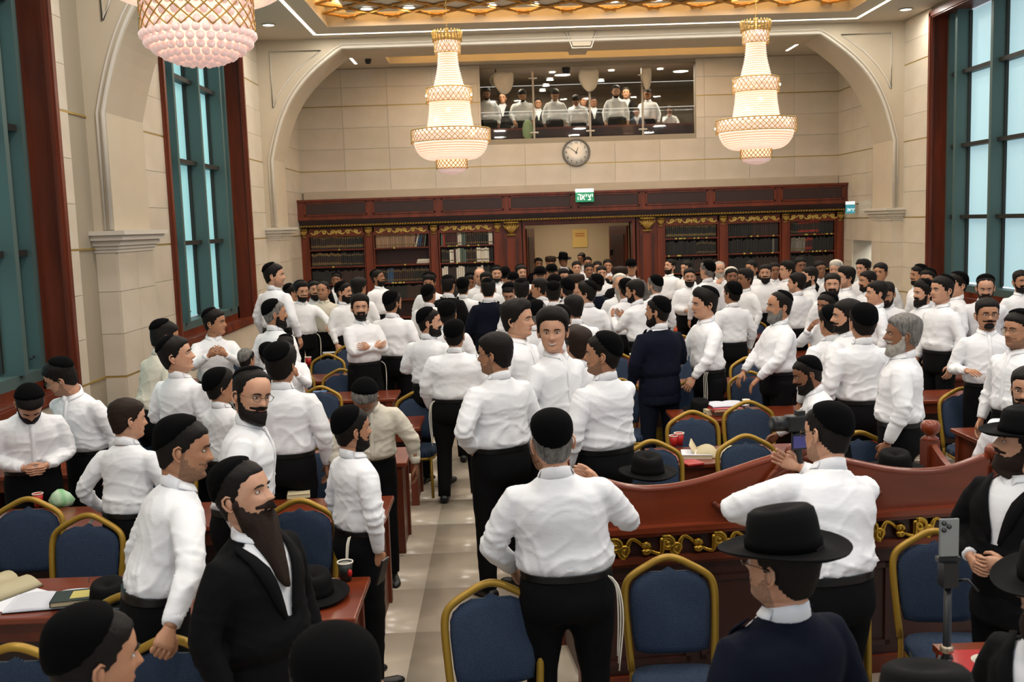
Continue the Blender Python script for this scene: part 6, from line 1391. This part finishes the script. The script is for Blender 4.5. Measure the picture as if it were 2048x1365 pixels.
t = book('closed dark green book with a yellow panel beside the white notebook', 155, 1190, TZ+.02, .24, .17, .028, 12, mat('dark_green_cover', '#1c2a26', .4)); box('title_panel', mat('yellow_print', '#b5a95c', .6), -.03, .10, -.05, .06, .028, .0285, t)
t = flat('pen', 'thin black cable loop end lying on the notebook page', 'cable', M_black, 178, 1160, TZ+.03, .004, .08, .004, 20)
book('small cream book on the table edge behind the suit man\'s beard', 597, 985, TZ, .16, .12, .03, 10, M_cream); flat('phone', 'phone with a white case standing out of the shirt pocket man\'s table corner', 'phone', M_cupw, 722, 992, TZ+.0, .07, .14, .009, 40)
book('white open-edged book on the right-hall table behind the red cups', 1392, 905, TZ, .24, .2, .03, -8, M_paper); t = open_book('open cream book with a curled leaf on the right-hall table', 1432, 905, TZ, .36, .26, -14, M_cream, .06)
P = [(0, 0, .0)]; t2 = MB(); t2.add([(-.16, -.13, .03), (-.16, .13, .03), (-.20, -.13, .10), (-.20, .13, .10), (-.165, -.13, .03), (-.165, .13, .03), (-.206, -.13, .10), (-.206, .13, .10)], [[(0, 1, 3, 2), (4, 6, 7, 5), (2, 3, 7, 6), (0, 2, 6, 4), (1, 5, 7, 3)]]); t2.build('curled_leaf', M_cream, t)
open_book('white ruled notebook on top of the red books behind the chairs', 1452, 806, TZ+.075, .34, .24, 6, M_paper, .01)
for q in range(3): book(('lowest', 'middle', 'uppermost')[q]+' red-edged book of the pile under the white notebook', 1450, 815+4*(2-q), TZ+.025*q, .28, .2, .024, 3*q, M_red if q % 2 == 0 else M_leather)
book('pale book beside the black hat behind the red-book pile', 1417, 818, TZ, .1, .16, .05, 8, M_cream); flat('booklet', 'small blue booklet on the left-hall table', 'booklet', mat('blue_cover', '#3f6a9c', .5), 640, 783, TZ, .16, .11, .008, 5); flat('sheet', 'white sheet on the left-hall table by the reaching hand', 'paper', M_paper, 662, 705, TZ, .25, .2, .003, 8)
flat('booklet', 'small red cover lying behind the crest of the carved desk', 'booklet', M_red, 1382, 924, .76, .14, .16, .012, 20)
t = book('glossy red book with a white oval label at the lower right', 1975, 1322, .80, .30, .21, .035, -4, M_red, M_cupw); MB().lathe([(0, .0352), (.062, .0352), (.062, .036), (0, .0362)][::-1], 28).build('oval_label', M_cupw, t)
for q in range(3): box('label_print', mat('dull_print', '#7b3a3a', .7), -.035+.004*q, -.005, .018-.014*q, .024-.014*q, .0362, .0366, t)
rt = thing('side_table', 'small dark table under the glossy red book at the lower right', 'table', (2.02, 3.98, 0)); box('tabletop', M_woodh, -.22, .42, -.28, .16, .77, .80, rt)
for sx in (-.19, .39):
    for sy in (-.25, .13): box('leg', M_wood, sx-.02, sx+.02, sy-.02, sy+.02, 0, .77, rt)
def lying_hat(px, py, z, label, rz=0, s=1.0):
    x, y = floor_spot(px, py, z+.12); t = thing('felt_hat', label, 'hat', (x, y, z), math.radians(rz)); na = 40; rg = []; a = T(na)
    for r, zz in ((.078, .0), (.10, .0), (.15, .004), (.168, .016), (.164, .022), (.14, .010), (.10, .014), (.094, .03), (.090, .07), (.086, .10), (.078, .118), (.06, .122), (.03, .112), (.008, .108)): rg.append(np.stack([s*r*np.cos(a), s*r*1.15*np.sin(a), s*(zz+(.012*np.cos(a)**2 if r > .12 else 0*a)+(.01*np.sin(a) if zz > .09 else 0))], 1))
    MB().loft(rg).build('crown_and_brim', M_felt, t); MB().loft([np.stack([s*r*np.cos(a), s*r*1.15*np.sin(a), np.full(na, s*zz)], 1) for r, zz in ((.09, .016), (.097, .016), (.0945, .045), (.09, .045))], (0, 0)).build('band', M_velvet, t)
lying_hat(625, 1150, TZ, 'black felt hat lying on the near table beside the dark paper cup', 20, 1.1); lying_hat(1295, 915, 1.0, 'large black felt hat lying on the carved desk at the left', 10, 1.12); lying_hat(1790, 908, 1.0, 'black felt hat lying on the carved desk at the right', -12, 1.1); lying_hat(1400, 800, TZ, 'black hat lying on the right-hall table by the pale book', 0, 1.0); lying_hat(215, 1165, TZ, 'black hat lying on the end of the near left table behind the green book', 15, 1.0)
lying_hat(1660, 905, 1.0, 'low black hat on the carved desk beside the photographer\'s shoulder', 60, .95)
for px, py, lb in ((1285, 975, 'black cloth bundle under the hat on the carved desk'), (1800, 950, 'black cloth bundle on the right of the carved desk'), (590, 765, 'dark coat heap on the left-hall chairs'), (1480, 620, 'dark coat draped behind the slim man')):
    x, y = floor_spot(px, py, 1.0); b = MB(); na = 24; a = T(na); rg = [np.stack([w*np.cos(a)*(1+.12*np.sin(3*a+px)), .62*w*np.sin(a)*(1+.15*np.cos(4*a)), np.full(na, z)], 1) for z, w in ((0, .22), (.03, .25), (.06, .21), (.08, .12), (.085, .02))]
    tag(b.loft(rg).build('coat', M_felt, None, True, (x, y, .93 if px in (1285, 1800) else .76)), lb, 'coat')
# steel bowl and pan on the carved desk
x, y = floor_spot(1325, 985, .98); MBo = MB().lathe([(.0, 0), (.05, .004), (.085, .04), (.092, .06), (.086, .058), (.05, .012), (0, .008)], 28).build('steel_bowl', mat('polished_steel', '#b5b2ab', .15, 1), None, True, (x, y, .93)); tag(MBo, 'shiny steel bowl behind the crest of the carved desk', 'bowl')
# gold carrier bags, bottles
def carrier(px, py, lb, z=.35):
    x, y = floor_spot(px, py, z); t = thing('carrier_bag', lb, 'bag', (x, y, 0)); mg_ = mat('gold_foil', '#8d7c2a', .35, .7, noise=(8, '#4a4216', (1, 1, 1), 3)); mb = MB(); mb.prism([(-.15, 0), (.15, 0), (.17, .38), (-.17, .38)], -.05, .05); mb.build('body', mg_, t, False)
    for y_ in (-.05, .05): MB().tube(catmull([(-.07, y_, .36), (-.06, y_, .47), (.06, y_, .47), (.07, y_, .36)], 5), .005, 6).build('handle', M_black, t)
carrier(1312, 800, 'crinkled gold carrier bag hanging behind the navy-suited man', .55)
def bottle(px, py, lb, col, z=TZ, s=1.0):
    x, y = floor_spot(px, py, z+.2*s); t = thing('drink_bottle', lb, 'bottle', (x, y, z)); m_ = mat('drink_'+col, {'orange': '#c2502a', 'red': '#8e1a14', 'green': '#3c8a4c'}[col], .15); MB().lathe([(0, 0), (.03*s, 0), (.033*s, .02), (.033*s, .11*s), (.028*s, .14*s), (.013*s, .175*s), (.013*s, .185*s), (0, .185*s)], 16).build('body', m_, t); MB().lathe([(0, .185*s), (.015*s, .185*s), (.015*s, .205*s), (0, .205*s)], 12).build('cap', M_cupw, t)
bottle(1351, 650, 'little orange drink bottle on a far right-hall table', 'orange'); bottle(1262, 708, 'red drink bottle by the navy-suited man', 'red', TZ, 1.3); bottle(1713, 826, 'green-capped water bottle behind the photographer', 'green')
# phone on a tripod
x, y = floor_spot(1847, 1100, 1.22); tp = thing('phone_tripod', 'black tripod with a phone clamp before the chairs at the lower right', 'tripod', (x, 3.9, 0)); zc = CAM_H-(1143-425)/2027*3.9*1.0
box('clamp', M_black, -.045, .045, -.012, .02, zc-.02, zc, tp); box('head', M_black, -.03, .03, -.03, .03, zc-.12, zc-.02, tp); MB().tube([(0, 0, zc-.12), (0, 0, .45)], .016, 10).build('column', M_black, tp); MB().lathe([(.02, zc-.40), (.026, zc-.395), (.026, zc-.375), (.02, zc-.37)], 16).build('collar', mat('brushed_steel', '', 0), tp)
MB().tube([(.02, 0, zc-.10), (.07, -.02, zc-.09), (.10, -.05, zc-.13)], .006, 6).build('pan_handle', M_black, tp)
for k in range(3): a = k*2*PI/3+.5; MB().tube([(.02*math.cos(a), .02*math.sin(a), zc-.42), (.34*math.cos(a), .34*math.sin(a), .012)], .011, 8).build('leg', M_black, tp)
ph = thing('smartphone', 'silver phone with three lenses standing upright on the tripod', 'phone', (x, 3.9, zc)); bevel(box('body', mat('silver_phone', '#8f9291', .3, .5), -.040, .040, -.005, .004, 0, .158, ph), .004, 2)
for dx, dz in ((-.022, .140), (-.022, .112), (-.002, .126)): MB().lathe([(0, 0), (.0095, 0), (.0095, .004), (0, .004)], 16, (0, 0, 0)).xf(Matrix.Translation((dx, -.005, dz))@Matrix.Rotation(PI/2, 4, 'X')).build('lens', M_black, ph)
# camera on the stick held by the photographer
x, y = floor_spot(1592, 828, 1.66); y -= 0.0; ct = thing('camera', 'black camera held up on a stick by the photographer', 'camera', (x, y, 1.58), math.radians(10)); bevel(box('body', M_black, -.055, .075, -.03, .03, -.01, .075, ct), .01); MB().lathe([(.0, 0), (.038, 0), (.038, .07), (.032, .075), (0, .075)], 20).xf(Matrix.Translation((-.055, 0, .035))@Matrix.Rotation(-PI/2, 4, 'Y')).build('lens', M_black, ct); box('eyepiece', M_black, .0, .04, -.02, .02, .075, .095, ct)
box('screen', mat('screen_glow', '#2a2850', .3, emit='#34306a', es=.5), -.035, .035, -.045, -.040, -.085, -.025, ct); box('screen_frame', M_black, -.042, .042, -.040, -.032, -.095, -.015, ct); MB().tube([(0, 0, -.01), (.01, 0, -.12), (.03, 0, -.30)], .022, 10).build('grip', M_black, ct)
# phones held in the crowd
for px, py, z, lb in ((1180+56, 558, 1.55, 'phone raised by the filming man before the doorway'), (1216, 505, 1.86, 'phone held high above the doorway crowd')):
    x, y = floor_spot(px, py, z) if z < 1.8 else (2.75, 24.9); o = MB().box(-.038, .038, -.005, .005, 0, .15).build('smartphone', M_black, None, False, (x, y, z-.15 if z < 1.8 else 1.78)); o.rotation_euler = (.2, 0, .3); tag(o, lb, 'phone')
cl_ = mat('clear_plastic', '#c8c4c0', .1); x, y = floor_spot(1992, 1345, .84); o = MB().lathe([(.0, .0), (.028, .0), (.038, .075), (.036, .075), (.027, .003), (0, .003)], 20).build('clear_cup', M_glass, None, True, (x, y-.02, .80)); tag(o, 'clear plastic cup standing in front of the glossy red book', 'cup')
x, y = floor_spot(766, 1140, .88); o = MB().box(-.036, .036, -.005, .005, -.07, .07).build('smartphone', M_black, None, False, (x, y-.02, .88)); o.rotation_euler = (.3, 0, 1.2); tag(o, 'black phone held low in the bearded man\'s hand by the table end', 'phone')
# plastic bag at the left table
x, y = floor_spot(120, 985, .86); b = MB(); a = T(16); tag(b.loft([np.stack([w*np.cos(a)*(1+.15*np.sin(3*a)), w*.7*np.sin(a), np.full(16, z)], 1) for z, w in ((0, .07), (.04, .09), (.09, .06), (.12, .02))]).build('plastic_bag', mat('green_white_plastic', '#bcd6b8', .4, noise=(9, '#2f9a4a', (1, 1, 1), 1)), None, True, (x, y, TZ)), 'crumpled green and white plastic bag on the table by the tasselled man', 'bag')
